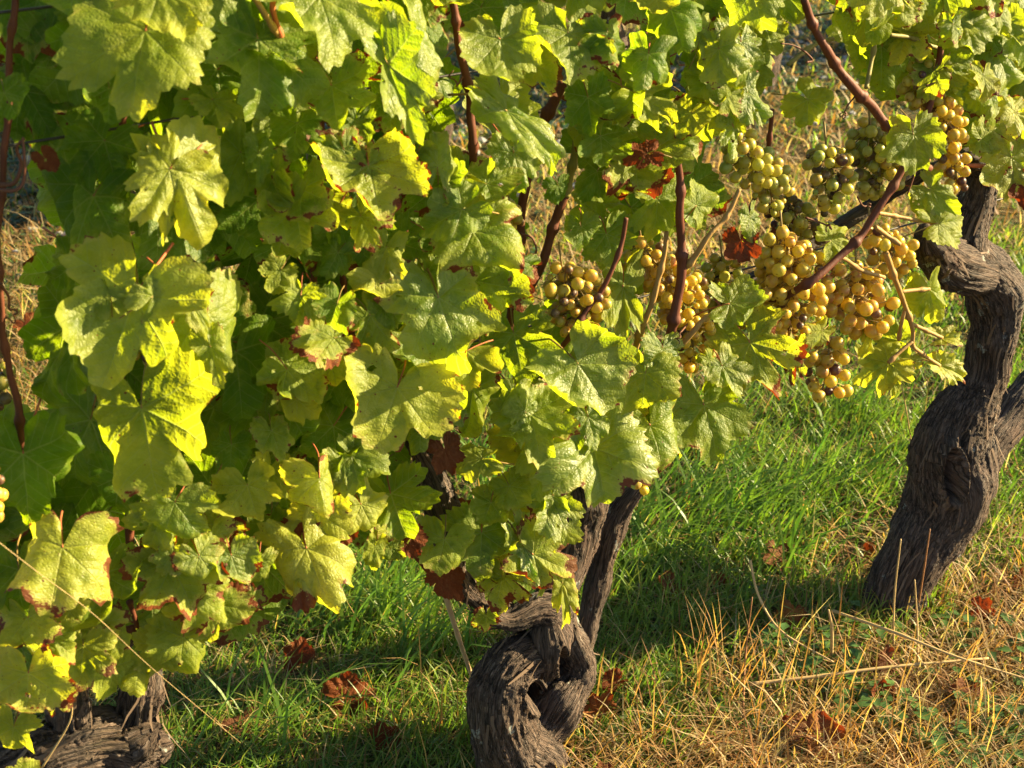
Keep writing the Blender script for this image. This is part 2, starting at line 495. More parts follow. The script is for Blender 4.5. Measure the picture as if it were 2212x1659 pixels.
def trunk_part(name, tubes, parent, dents=(), voxel=0.0033, amp=1.0, seed=0, strips=0):
    """Tapered limbs grown into one gnarled body: voxel union, then bark ridges that run along each limb."""
    me = bpy.data.meshes.new('body')
    V, F, base = [], [], 0
    for p, r in tubes:
        v, f = tube_geo(p, r, 14, base)
        V.append(v); F += f; base += len(v)
        for e in (0, -1):                            # rounded ends
            s = r[e] * 0.96
            bmx = bmesh.new(); bmesh.ops.create_icosphere(bmx, subdivisions=2, radius=s)
            vv = np.array([q.co[:] for q in bmx.verts]) + p[e]
            F += [tuple(base + w.index for w in q.verts) for q in bmx.faces]
            V.append(vv); base += len(vv); bmx.free()
    me.from_pydata(np.vstack(V).tolist(), [], F)
    tmp = bpy.data.objects.new('body', me); COL.objects.link(tmp)
    m = tmp.modifiers.new('r', 'REMESH'); m.mode = 'VOXEL'; m.voxel_size = voxel
    s = tmp.modifiers.new('s', 'SMOOTH'); s.factor = 0.5; s.iterations = 5
    dg = bpy.context.evaluated_depsgraph_get()
    me2 = bpy.data.meshes.new_from_object(tmp.evaluated_get(dg))
    bpy.data.objects.remove(tmp); bpy.data.meshes.remove(me)
    n = len(me2.vertices)
    v = np.empty(n * 3); me2.vertices.foreach_get('co', v); v = v.reshape(-1, 3)
    nn = np.empty(n * 3); me2.vertices.foreach_get('normal', nn); nn = nn.reshape(-1, 3)
    S, T, X, Y, A, RR, ID = [], [], [], [], [], [], []
    for k, (p, r) in enumerate(tubes):
        t, x, y = frames(p)
        S.append(p); X.append(x); Y.append(y); T.append(t); RR.append(r); ID.append(np.full(len(p), k * 3.7))
        A.append(np.concatenate([[0], np.cumsum(np.linalg.norm(np.diff(p, axis=0), axis=1))]))
    S, T, X, Y, A, RR, ID = map(np.concatenate, (S, T, X, Y, A, RR, ID))
    d = np.linalg.norm(v[:, None, :] - S[None], axis=2) / (RR[None] + 0.01)
    i = d.argmin(axis=1)
    rel = v - S[i]
    along = A[i] + (rel * T[i]).sum(1)
    ang = np.arctan2((rel * Y[i]).sum(1), (rel * X[i]).sum(1)) + along * 1.6
    rad = np.maximum(RR[i], 0.018)
    fib = np.column_stack([np.cos(ang) * rad * 230, np.sin(ang) * rad * 230, along * 15 + ID[i] + seed])
    disp = np.empty(n)
    for k in range(n):
        a, b, c = fib[k]
        q = v[k]
        w = 1.3 * mnoise.noise((q[0] * 11, q[1] * 11, q[2] * 11 + seed))
        rid = 1 - 2 * abs(mnoise.noise((a * 0.55 + w, b * 0.55, c * 0.5)))
        rid2 = 1 - 2 * abs(mnoise.noise((a * 1.5, b * 1.5 + w, c * 1.1)))
        lump = mnoise.noise((q[0] * 22, q[1] * 22, q[2] * 22 + seed))
        disp[k] = (0.0030 * rid + 0.0026 * rid2 + 0.007 * lump) * amp
    v = v + nn * disp[:, None]
    for (px, py, w, h, deep) in dents:               # knot holes and clefts on the side towards the path
        q = v - C0
        zc = q @ cf
        X_, Y_ = 1106 + FPX * (q @ cr) / zc, 829.5 - FPX * (q @ cu) / zc
        e = ((X_ - px) / w) ** 2 + ((Y_ - py) / h) ** 2
        front = np.clip((nn @ rown + .35) / .5, 0, 1)
        v = v - rown[None] * (deep * np.exp(-e ** 1.6) * front - deep * .16 * np.exp(-((np.sqrt(e) - 1.55) / .35) ** 2) * front)[:, None]
    if strips:
        rs = np.random.default_rng(seed + 99)
        g = Geo()
        for k in rs.choice(n, strips):
            if mnoise.noise((v[k] * 7).tolist()) < -.05:
                continue
            td = T[i[k]] * rs.choice([-1, 1]) + rs.normal(0, .18, 3)
            td = td - nn[k] * (td @ nn[k]); td /= np.linalg.norm(td)
            sd = np.cross(td, nn[k]); L = rs.uniform(.015, .06); w = rs.uniform(.0008, .0028)
            lift = rs.uniform(.002, .010)
            P = [v[k] + td * L * t + nn[k] * (.001 + lift * t * t) + sd * rs.normal(0, .0012) for t in (0, .35, .7, 1)]
            V = []
            for t, p in zip((1, 1, .8, .25), P):
                V += [p - sd * w * t, p + sd * w * t]
            g.add(V, [(0, 1, 3, 2), (2, 3, 5, 4), (4, 5, 7, 6)])
        g.obj('bark_strips', M_STRIP, parent)['kind'] = 'stuff'
    if parent is not None:
        v = v - np.array(parent.location)
    me2.vertices.foreach_set('co', v.ravel())
    at = me2.attributes.new('fiber', 'FLOAT_VECTOR', 'POINT')
    at.data.foreach_set('vector', fib.ravel())
    me2.materials.clear(); me2.materials.append(M_BARK)
    me2.polygons.foreach_set('use_smooth', [True] * len(me2.polygons))
    me2.update()
    me2.name = name
    return link(bpy.data.objects.new(name, me2), parent)


vine_left = tag(empty('grapevine', LEFT_BASE.tolist()), 'grapevine cropped at left with big yellow-green leaves over a low lumpy stump', 'grapevine', 'old grapevines of the near row')
vine_mid = tag(empty('grapevine', MID_BASE.tolist()), 'grapevine whose twisted knobby trunk loops round a dark hole at bottom centre', 'grapevine', 'old grapevines of the near row')
vine_right = tag(empty('grapevine', RIGHT_BASE.tolist()), 'grapevine with a bare S-curved leaning trunk and golden grapes at right', 'grapevine', 'old grapevines of the near row')

# right vine
tubes = [px_tube([(1915, 1345, 0, 66), (1932, 1290, 0, 64), (1962, 1225, 0, 66), (1996, 1165, 0, 72), (2036, 1100, 0, 84), (2056, 1030, 0, 90),
                  (2054, 965, 0, 80), (2078, 905, 0, 68), (2112, 845, 0, 50), (2129, 800, 0, 44), (2140, 745, 0, 44), (2150, 690, 0, 50),
                  (2150, 640, 0, 57), (2138, 600, 0, 54), (2110, 565, 0, 46), (2078, 530, 0, 52), (2090, 482, 0, 45), (2106, 438, 0, 39),
                  (2119, 392, 0, 34), (2118, 356, 0, 30), (2085, 342, 0, 20)]),
         px_tube([(2098, 930, .02, 44), (2104, 985, .028, 48), (2096, 1050, .025, 46), (2080, 1110, .015, 44)], 5),
         px_tube([(2080, 1040, -.02, 56), (2120, 970, -.03, 46), (2162, 925, -.04, 44), (2212, 868, -.05, 42), (2262, 810, -.06, 36)]),
         px_tube([(2110, 590, 0.01, 48), (2058, 572, 0.02, 50), (2028, 545, 0.03, 46), (2008, 520, 0.05, 34)])]
dz = 2.3 / FPX
trunk_part('trunk', tubes, vine_right, dents=[(2054, 1022, 17, 42, .10), (2080, 1010, 9, 70, .010)], seed=1, strips=420)
# middle vine
tubes = [px_tube([(1128, 1730, 0, 84), (1124, 1660, 0, 80), (1100, 1600, .01, 76), (1084, 1540, .02, 70), (1082, 1490, .02, 66), (1092, 1446, .02, 56),
                  (1118, 1420, .02, 46), (1160, 1408, .02, 44), (1186, 1375, .02, 42), (1182, 1335, .02, 38), (1160, 1318, .02, 30), (1098, 1340, .02, 20), (1060, 1330, .02, 16)]),
         px_tube([(1186, 1360, .03, 38), (1188, 1400, .035, 38), (1182, 1440, .03, 28)], 5),
         px_tube([(1190, 1290, 0, 26), (1216, 1312, 0, 24), (1234, 1372, -.01, 24), (1254, 1424, -.01, 27), (1248, 1472, 0, 34), (1218, 1516, 0.01, 44),
                  (1188, 1556, .01, 46), (1150, 1592, .01, 50)]),
         px_tube([(1150, 1430, -.04, 40), (1168, 1500, -.045, 46), (1155, 1580, -.03, 50)], 5),
         px_tube([(1205, 1420, -.035, 26), (1215, 1470, -.03, 30)], 4),
         px_tube([(1140, 1600, .03, 44), (1185, 1636, .03, 34), (1200, 1690, .02, 36)], 5),
         px_tube([(1185, 1320, 0, 36), (1212, 1240, -.03, 48), (1240, 1150, -.05, 52), (1258, 1070, -.06, 54), (1255, 990, -.06, 44), (1235, 930, -.06, 22)])]
trunk_part('trunk', tubes, vine_mid, dents=[(1155, 1502, 15, 24, .05), (1217, 1436, 8, 30, .03)], seed=5, strips=220)
tubes = [px_tube([(1262, 1395, -.06, 17), (1276, 1330, -.06, 22), (1292, 1262, -.06, 25), (1314, 1165, -.06, 28), (1340, 1100, -.06, 25), (1378, 1052, -.06, 14)])]
tag(trunk_part('dead_arm', tubes, vine_mid, seed=9, amp=.8), 'straight grey weathered arm behind the knot')
tubes = [px_tube([(1120, 1345, -.02, 20), (1020, 1275, -.03, 26), (972, 1180, -.03, 32), (952, 1090, -.03, 36), (925, 1010, -.03, 30), (900, 960, -.03, 20)])]
trunk_part('arm', tubes, vine_mid, seed=13, strips=160)
# left vine
lb = LEFT_BASE
pl, rl = px_tube([(-40, 1720, .03, 60), (60, 1660, .05, 62), (130, 1622, .06, 54), (215, 1608, .06, 58), (296, 1614, .06, 52), (322, 1610, .06, 40)])
first = np.array([lb + np.array([0, 0, -0.03]), lb + np.array([0.0, 0, .07]), pl[0] - (pl[4] - pl[0])])
pl = np.vstack([catmull(first, 4)[:-1], pl]); rl = np.concatenate([np.full(len(pl) - len(rl), rl[0] * 1.15), rl])
tubes = [(pl, rl), px_tube([(296, 1600, .06, 38), (304, 1550, .06, 38), (310, 1505, .06, 35), (318, 1470, .05, 24)], 5),
         px_tube([(150, 1600, .05, 34), (146, 1540, .05, 30), (150, 1490, .05, 30), (130, 1440, .03, 26), (110, 1400, .0, 20)], 5),
         px_tube([(300, 1596, .08, 30), (340, 1570, .09, 12)], 4)]
trunk_part('trunk', tubes, vine_left, seed=21, amp=1.9, strips=900)
tubes = [px_tube([(105, 1395, .0, 18), (160, 1405, .02, 18), (215, 1412, .03, 15), (275, 1385, .04, 14), (320, 1340, .04, 9)])]
trunk_part('arm', tubes, vine_left, seed=23, amp=.6)
# old dark cordon of the right vine, behind the grapes
tubes = [px_tube([(2080, 345, -.02, 15), (1985, 380, -.03, 14), (1890, 440, -.04, 14), (1790, 505, -.05, 14), (1690, 570, -.05, 15), (1600, 622, -.05, 15),
                  (1540, 670, -.05, 15), (1480, 715, -.06, 16)])]
trunk_part('cordon', tubes, vine_right, seed=31, amp=.5, voxel=.003)

# ------------------------------------------------------------------ canes
def cane(vine, rows, mat=M_CANE, node=0.085, name='cane', wig=0.004, sides=8):
    p, r = px_tube(rows, 14)
    a = np.concatenate([[0], np.cumsum(np.linalg.norm(np.diff(p, axis=0), axis=1))])
    k = 1 + 0.55 * np.exp(-(((a / node) % 1.0 - 0.5) * 14) ** 2) + .06 * np.sin(a * 90)
    s = random.random() * 9
    p = p + np.array([[mnoise.noise((x * 20, s, 0)), mnoise.noise((x * 20, s, 5)), mnoise.noise((x * 20, s, 9))] for x in a]) * wig
    return Geo().tube(p, r * k, sides).obj(name, mat, vine)


CANES = [
    (vine_left, M_CANE, [(28, -40, .03, 9), (22, 160, .03, 9), (10, 330, .03, 9), (-2, 480, .03, 9), (0, 600, .03, 9), (12, 760, .03, 9), (38, 880, .03, 10), (50, 965, .03, 11)]),
    (vine_left, M_CANE, [(305, -60, -.02, 9), (270, 200, -.02, 9), (262, 480, -.02, 10), (262, 700, -.02, 10), (268, 900, -.02, 11), (272, 1030, -.02, 12), (285, 1300, .0, 12)]),
    (vine_left, M_OLIVE, [(282, 520, -.03, 6), (292, 620, -.03, 7), (310, 760, -.03, 7)]),
    (vine_left, M_CANE, [(700, 250, -.06, 7), (686, 400, -.06, 7), (676, 560, -.06, 9), (674, 680, -.06, 9), (660, 850, -.06, 10)]),
    (vine_mid, M_CANE, [(742, 420, -.05, 6), (738, 560, -.05, 7), (752, 680, -.05, 7), (790, 860, -.04, 8)]),
    (vine_mid, M_CANE, [(970, -30, .05, 10), (988, 70, .05, 10), (1003, 150, .05, 11), (1015, 230, .05, 11), (1024, 335, .05, 11), (1030, 480, .02, 11)]),
    (vine_mid, M_CANE, [(1215, 180, -.06, 14), (1165, 275, -.06, 14), (1142, 350, -.06, 13), (1125, 470, -.06, 12), (1110, 600, -.06, 12), (1100, 760, -.06, 12)]),
    (vine_mid, M_OLIVE, [(1236, 170, -.01, 9), (1242, 260, -.01, 10), (1240, 350, -.01, 10), (1222, 425, -.01, 11)]),
    (vine_mid, M_CANE, [(1222, 425, -.01, 12), (1195, 500, -.01, 12), (1160, 590, -.01, 12), (1120, 650, -.02, 12)]),
    (vine_mid, M_CANE, [(1464, 340, .10, 9), (1470, 440, .10, 11), (1472, 530, .10, 12), (1468, 620, .10, 13), (1455, 690, .10, 13), (1438, 750, .09, 13), (1400, 860, .03, 13), (1330, 980, -.02, 14)]),
    (vine_mid, M_SHOOT, [(1440, 500, .08, 6), (1432, 560, .08, 7), (1416, 630, .08, 8), (1390, 700, .07, 9), (1370, 760, .05, 9)]),
    (vine_mid, M_CANE, [(1352, 470, .09, 5), (1338, 540, .09, 6), (1300, 620, .09, 7), (1262, 680, .09, 8), (1225, 730, .08, 8), (1180, 800, .03, 8)]),
    (vine_mid, M_SHOOT, [(1597, 408, .12, 5), (1566, 470, .12, 6), (1530, 512, .12, 7), (1500, 555, .11, 8), (1478, 580, .10, 8)]),
    (vine_mid, M_SHOOT, [(1576, 656, .11, 6), (1520, 690, .11, 7), (1500, 712, .11, 8), (1476, 740, .10, 7)]),
    (vine_mid, M_CANE, [(1195, 960, .02, 6), (1165, 850, .03, 6), (1180, 790, .04, 6)]),
    (vine_mid, M_PETR, [(1215, 850, .03, 5), (1200, 940, .02, 6), (1130, 1040, .0, 7)]),
    (vine_mid, M_CANE, [(880, 1160, .04, 8), (930, 1240, .03, 8), (990, 1295, .02, 9)]),
    (vine_right, M_CANE, [(1735, 0, .10, 12), (1752, 40, .10, 12), (1778, 95, .10, 13), (1822, 160, .10, 14), (1852, 197, .10, 15), (1888, 238, .10, 14), (1926, 282, .10, 14), (1960, 330, .08, 13), (2030, 380, .0, 12)]),
    (vine_right, M_CANE, [(1966, 338, .12, 10), (1945, 375, .12, 11), (1905, 440, .12, 11), (1862, 505, .12, 12), (1820, 550, .12, 12), (1750, 608, .12, 12), (1690, 640, .08, 12), (1610, 660, .0, 12)]),
    (vine_right, M_CANE, [(2045, -10, .07, 8), (2034, 80, .07, 9), (2026, 140, .07, 10), (2010, 210, .07, 10), (1993, 280, .07, 10), (1980, 330, .05, 10)]),
    (vine_right, M_CANE, [(1668, 235, .0, 6), (1661, 300, .0, 7), (1655, 350, -.02, 7)]),
    (vine_right, M_CANE, [(1635, 420, .03, 7), (1622, 460, .03, 7), (1612, 520, .02, 7)]),
    (vine_right, M_CANE, [(1660, 455, .0, 8), (1700, 470, -.02, 9), (1760, 510, -.03, 9)]),
    (vine_right, M_OLIVE, [(1905, 40, .06, 5), (1893, 78, .06, 5), (1882, 130, .06, 5), (1872, 190, .08, 6)]),
    (vine_right, M_OLIVE, [(1800, 82, .05, 6), (1750, 105, .05, 6), (1700, 135, .05, 6)]),
    (vine_right, M_OLIVE, [(2030, 105, .06, 5), (1985, 88, .06, 5), (1920, 74, .06, 4)]),
    (vine_right, M_SHOOT, [(2200, 220, .05, 5), (2185, 280, .05, 6), (2165, 330, .04, 6), (2140, 380, .02, 7)]),
    (vine_right, M_PETR, [(2090, 357, .05, 5), (2130, 365, .06, 6), (2175, 392, .05, 5)]),
    (vine_right, M_SHOOT, [(1896, 460, .10, 4), (1940, 468, .10, 4), (2026, 482, .11, 4)]),
    (vine_right, M_SHOOT, [(1890, 490, .10, 6), (1915, 508, .10, 6), (1945, 528, .11, 4)]),
    (vine_right, M_SHOOT, [(1815, 555, .11, 5), (1855, 580, .10, 5), (1910, 600, .09, 5)]),
    (vine_right, M_SHOOT, [(1912, 545, .08, 8), (1925, 580, .08, 8), (1940, 620, .08, 7), (1958, 670, .08, 7), (1972, 715, .08, 6), (1972, 745, .08, 6), (1985, 760, .08, 5), (2030, 790, .08, 4)]),
    (vine_right, M_SHOOT, [(1948, 630, .08, 4), (1975, 628, .08, 4), (2008, 624, .08, 3)]),
    (vine_right, M_SHOOT, [(1955, 672, .08, 4), (1948, 700, .08, 4), (1942, 735, .07, 4)]),
    (vine_right, M_SHOOT, [(1970, 738, .08, 4), (1945, 760, .08, 5), (1919, 784, .08, 4)]),
    (vine_right, M_SHOOT, [(1972, 700, .08, 4), (2005, 715, .08, 4), (2035, 728, .08, 3)]),
    (vine_left, M_SHOOT, [(540, -20, .10, 5), (575, 35, .10, 6), (605, 85, .09, 6)]),
    (vine_left, M_PETR, [(590, -20, .10, 5), (588, 30, .10, 6), (605, 85, .09, 7), (630, 150, .07, 7)]),
    (vine_left, M_CANE, [(300, 1360, .08, 8), (290, 1330, .08, 6), (280, 1300, .08, 5)]),
    (vine_left, M_CANE, [(220, 1350, .06, 8), (270, 1365, .07, 9), (330, 1350, .08, 7), (345, 1330, .08, 5)]),
    (vine_left, M_PETR, [(300, 1370, .08, 4), (320, 1400, .09, 4), (300, 1445, .10, 3)]),
]
for vn, mt, rows in CANES:
    rows = [(a, b, c, d * (.72 if vn is vine_right and mt is M_CANE else .82)) for a, b, c, d in rows]
    cane(vn, rows, mt, node=0.075 + random.random() * 0.03, sides=10 if rows[0][3] > 7 else 7, wig=0.004 if mt is not M_SHOOT else 0.0015)


def tendril(vine, rows, coils=2.0, rad=0.006, r=0.0011):
    p, _ = px_tube(rows, 8)
    n = len(p)
    t, X, Y = frames(p)
    k = np.linspace(0, 1, n)
    c = np.clip((k - 0.35) / 0.5, 0, 1)
    ph = k * coils * 2 * math.pi
    p = p + (X * np.cos(ph)[:, None] + Y * np.sin(ph)[:, None]) * (rad * c)[:, None]
    Geo().tube(p, np.linspace(r * 1.4, r * .7, n), 5).obj('tendril', M_TENDRIL, vine)


for a in [(vine_left, [(0, 400, .05, 1), (30, 395, .06, 1), (48, 355, .06, 1), (42, 320, .06, 1), (55, 300, .06, 1)], .5, .004, .0019),
          (vine_left, [(0, 412, .06, 1), (35, 410, .07, 1), (54, 385, .07, 1), (56, 330, .07, 1), (50, 300, .06, 1)], .5, .003, .0017),
          (vine_left, [(0, 612, .05, 1), (18, 640, .05, 1), (20, 665, .05, 1), (36, 675, .05, 1), (28, 690, .05, 1), (10, 695, .05, 1)], 4, .004, .0012),
          (vine_mid, [(1000, 165, .06, 1), (985, 185, .06, 1), (975, 150, .06, 1)], 2, .005, .0010),
          (vine_mid, [(1125, 505, .04, 1), (1150, 515, .05, 1), (1158, 545, .05, 1), (1150, 565, .05, 1), (1162, 580, .05, 1)], 3, .004, .0012),
          (vine_mid, [(1485, 700, .1, 1), (1470, 720, .12, 1), (1462, 740, .12, 1)], 3, .004, .001),
          (vine_right, [(1742, 135, .1, 1), (1755, 130, .1, 1), (1742, 115, .1, 1), (1720, 105, .1, 1), (1690, 95, .1, 1)], 1, .003, .0013),
          (vine_right, [(1850, 205, .1, 1), (1830, 230, .1, 1), (1825, 250, .1, 1), (1818, 245, .1, 1)], 5, .005, .0010),
          (vine_right, [(2000, 185, .08, 1), (2030, 175, .08, 1), (2050, 160, .08, 1), (2040, 150, .08, 1), (2060, 170, .08, 1)], 4, .005, .0010),
          (vine_right, [(1852, 425, .12, 1), (1865, 445, .12, 1), (1880, 440, .12, 1), (1872, 450, .12, 1)], 4, .003, .001),
          (vine_right, [(1960, 420, .1, 1), (1990, 345, .1, 1), (2015, 348, .1, 1)], 3, .004, .001),
          (vine_right, [(1740, 470, .08, 1), (1775, 482, .09, 1), (1795, 490, .1, 1), (1785, 495, .1, 1)], 4, .004, .0012)]:
    tendril(*a)

# ------------------------------------------------------------------ leaves
TH_C = np.array([0, 10, 22, 30, 41, 52, 63, 76, 86, 100, 114, 130, 146, 158, 168])
RD_C = np.array([1.0, .95, .86, .83, .87, .91, .88, .80, .77, .78, .78, .74, .67, .55, .32])
VEINS = np.radians([0, 50, -50, 108, -108])
SECT = (27, 81)


def leaf_geo(seed, wr=1.2, style='n', nth=112, nr=11, petiole=True, curl=1.0):
    """A lobed, toothed vine leaf one unit long (petiole joint at the origin, tip at +Y, upper face +Z), curled by STYLE."""
    r_ = np.random.default_rng(seed)
    sinus = r_.uniform(0.78, 1.12)
    th = np.radians(np.linspace(-167, 167, nth + 1))
    deg = np.degrees(th)
    rc = RD_C.copy()
    rc[[2, 3, 7, 8]] *= sinus
    if r_.random() < .3:
        rc[[7, 8]] *= .72
    ab = np.abs(deg + 4 * np.sin(th * 2))
    cut = np.ones_like(deg)
    for at_, p_ in ((27, .45), (81, .35)):
        for sd in (-1, 1):
            if r_.random() < p_:
                cut *= 1 - r_.uniform(.10, .42) * np.exp(-((deg - sd * (at_ + r_.uniform(-4, 4))) / r_.uniform(3.5, 7)) ** 2)
    asy = r_.uniform(-0.07, 0.07, 2)
    rad = np.interp(np.abs(deg + 4 * np.sin(th * 2 + r_.uniform(0, 6))), TH_C, rc)
    rad *= cut
    rad *= 1 + asy[0] * np.sin(th) + asy[1] * np.sin(2 * th)
    teeth = np.array([-0.035, 0.0, 0.045, 0.012])[np.arange(nth + 1) % 4] * r_.uniform(.55, 1.35, nth + 1)
    teeth *= np.clip((165 - np.abs(deg)) / 25, 0, 1)
    tt = np.linspace(0, 1, nr + 1)[1:] ** 0.9
    k = np.clip((tt - 0.80) / 0.20, 0, 1) ** 2
    rr = tt[:, None] * (rad[None] + teeth[None] * k[:, None])
    wf = wr / 1.32
    x, y = rr * np.sin(th)[None] * wf, rr * np.cos(th)[None]
    flat = np.stack([x, y], -1).reshape(-1, 2)
    flat = np.vstack([[0, 0], flat])
    X, Y = flat[:, 0].copy(), flat[:, 1].copy()
    T = np.concatenate([[0], np.repeat(tt, nth + 1)])
    TH = np.concatenate([[0], np.tile(th, nr)])
    # unevenness
    z = r_.uniform(-.18, .10) * T ** 2 * np.hypot(X, Y)
    z += r_.uniform(.03, .085) * T ** 3 * np.sin(r_.integers(3, 6) * TH + r_.uniform(0, 6)) * curl
    z += r_.uniform(.015, .04) * T ** 4 * np.sin(r_.integers(8, 13) * TH + r_.uniform(0, 6)) * curl
    dv = np.min(np.abs((TH[:, None] - VEINS[None] + math.pi) % (2 * math.pi) - math.pi), axis=1)
    z += 0.055 * np.sin(np.clip(dv / 0.45, 0, 1) * math.pi / 2) * T
    so = seed * 1.37
    z += np.array([mnoise.noise((a * 6.0 + so, b * 6.0, 0.5)) + .5 * mnoise.noise((a * 12 + so, b * 12, 3.5)) for a, b in flat]) * 0.034 * np.minimum(1, T * 3)
    P = np.stack([X, Y, z], -1)
    if style == 'f':
        P[:, 2] += np.abs(X) * r_.uniform(.45, .8) * r_.choice([1, -1, -1])

    def bend(ang, s0, kap, cap=2.6):
        d = np.array([math.sin(ang), math.cos(ang)])
        s = P[:, :2] @ d
        m = s > s0
        o = s[m] - s0
        a = np.clip(o * kap, -cap, cap)
        rest = o - np.abs(a) / abs(kap)
        zz = P[m, 2]
        ns = s0 + np.sin(a) / kap + rest * np.cos(a) - zz * np.sin(a)
        P[m, 2] = (1 - np.cos(a)) / kap + rest * np.sin(a) + zz * np.cos(a)
        P[m, 0:2] += (ns - s[m])[:, None] * d[None]

    U = r_.uniform
    if style == 'n':
        B = [(U(-.4, .4), U(.25, .55), -U(.3, 1.3) * curl), (U(.9, 2.0), U(.2, .4), U(-1.3, 1.1) * curl), (-U(.9, 2.0), U(.2, .4), U(-1.3, 1.1) * curl),
             (U(-2.6, 2.6), U(.42, .6), U(-3.2, 3.2) * curl), (U(-1.6, 1.6), U(.5, .68), U(-4.5, 4.0) * curl), (U(.3, 2.4) * r_.choice([-1, 1]), U(.45, .6), -U(0, 4) * curl)]
    elif style == 'd':
        B = [(U(-.3, .3), U(.2, .4), -U(.9, 1.8)), (U(.8, 1.9), U(.3, .45), -U(.6, 2.2)), (-U(.8, 1.9), U(.3, .45), -U(.6, 2.4)), (U(.2, .9), .6, U(2, 4))]
    elif style == 'c':
        B = [(U(.7, 1.3), U(.28, .45), U(1.6, 3.6)), (-U(.7, 2.0), U(.28, .45), U(1.0, 3.4)), (U(-.4, .4), U(.45, .65), U(-2.5, 3.0)), (U(1.7, 2.4), .35, U(-2.5, 2.0))]
    elif style == 'r':
        B = [(U(1.2, 1.8), U(.05, .2), -U(1.8, 3.4)), (-U(1.2, 1.8), U(.05, .2), -U(1.8, 3.4)), (U(-.2, .2), U(.5, .7), -U(.8, 2.2))]
    else:
        B = [(U(-.3, .3), U(.4, .6), -U(.5, 1.8)), (U(1.0, 1.7), U(.25, .45), -U(.5, 2.2)), (-U(1.0, 1.7), U(.25, .45), -U(.5, 2.4)), (U(-.9, .9), .6, U(-3.5, 3.5))]
    for b in B:
        if abs(b[2]) > .05:
            bend(*b)
    W = nth + 1
    faces, uvl, uvs, uvr = [], [], [], []
    holes = []
    if r_.random() < .45:
        for _ in range(r_.integers(1, 4)):
            ha, hr = U(-2.2, 2.2), U(.3, .6)
            holes.append((math.sin(ha) * hr, math.cos(ha) * hr, U(.025, .07)))

    def face(ix, mid):
        c = flat[list(ix)].mean(0)
        for hx, hy, hh in holes:
            if (c[0] - hx) ** 2 + ((c[1] - hy) * 1.3) ** 2 < hh * hh:
                return
        faces.append(ix)
        a = abs(math.degrees(mid))
        va = (0 if a < SECT[0] else 50 if a < SECT[1] else 108) * (1 if mid > 0 else -1)
        s, co = math.sin(math.radians(va)), math.cos(math.radians(va))
        for i in ix:
            fx, fy = flat[i][0] / wf, flat[i][1]
            uvl.append((fx, fy)); uvs.append((fx * s + fy * co, fx * co - fy * s)); uvr.append((T[i], TH[i] / 6.2832 + .5))

    for j in range(nth):
        face((0, 2 + j, 1 + j), (th[j] + th[j + 1]) / 2)
    for i in range(nr - 1):
        a, b = 1 + i * W, 1 + (i + 1) * W
        for j in range(nth):
            face((a + j, a + j + 1, b + j + 1, b + j), (th[j] + th[j + 1]) / 2)
    nb = len(faces)
    V = P
    if petiole:
        ln = U(.55, .95)
        s = U(-.3, .3)
        pp = catmull([(0, 0, 0), (s * .3, -.28 * ln, -.06), (s * .8, -.66 * ln, -.22), (s, -ln, -.5)], 4)
        pv, pf = tube_geo(pp, np.linspace(.013, .019, len(pp)), 5, len(V))
        V = np.vstack([V, pv])
        faces += pf
        for q in pf:
            uvl += [(0, 0)] * len(q); uvs += [(0, 0)] * len(q); uvr += [(0, 0)] * len(q)
    return V, faces, nb, uvl, uvs, uvr


def leaf_mesh(seed, scale, petmat=M_PET, **k):
    V, F, nb, a, b, c = leaf_geo(seed, **k)
    me = bpy.data.meshes.new('leaf')
    me.from_pydata((V * scale).tolist(), [], F)
    for nm, d in (('leaf', a), ('lobe', b), ('rim', c)):
        me.uv_layers.new(name=nm).data.foreach_set('uv', np.array(d, dtype=np.float32).ravel())
    me.materials.append(M_LEAF); me.materials.append(petmat)
    mi = np.zeros(len(F), dtype=np.int32); mi[nb:] = 1
    me.polygons.foreach_set('material_index', mi)
    me.polygons.foreach_set('use_smooth', [True] * len(F))
    return me


def basis(ydir, nrm):
    z = nrm / np.linalg.norm(nrm)
    y = ydir - z * (ydir @ z); y /= np.linalg.norm(y)
    x = np.cross(y, z)
    return np.column_stack([x, y, z])


def mat4(B, loc, s=1.0):
    from mathutils import Matrix
    m = Matrix.Identity(4)
    for i in range(3):
        for j in range(3):
            m[i][j] = float(B[i][j]) * s
        m[i][3] = float(loc[i])
    return m


def put_leaf(me, vine, B, loc, s, col, name='leaf'):
    o = bpy.data.objects.new(name, me)
    link(o, vine)
    o.matrix_local = mat4(B, np.asarray(loc) - np.array(vine.location), s)
    o.color = col
    return o


def vine_at(px):
    return vine_left if px < 620 else vine_mid if px < 1470 else vine_right


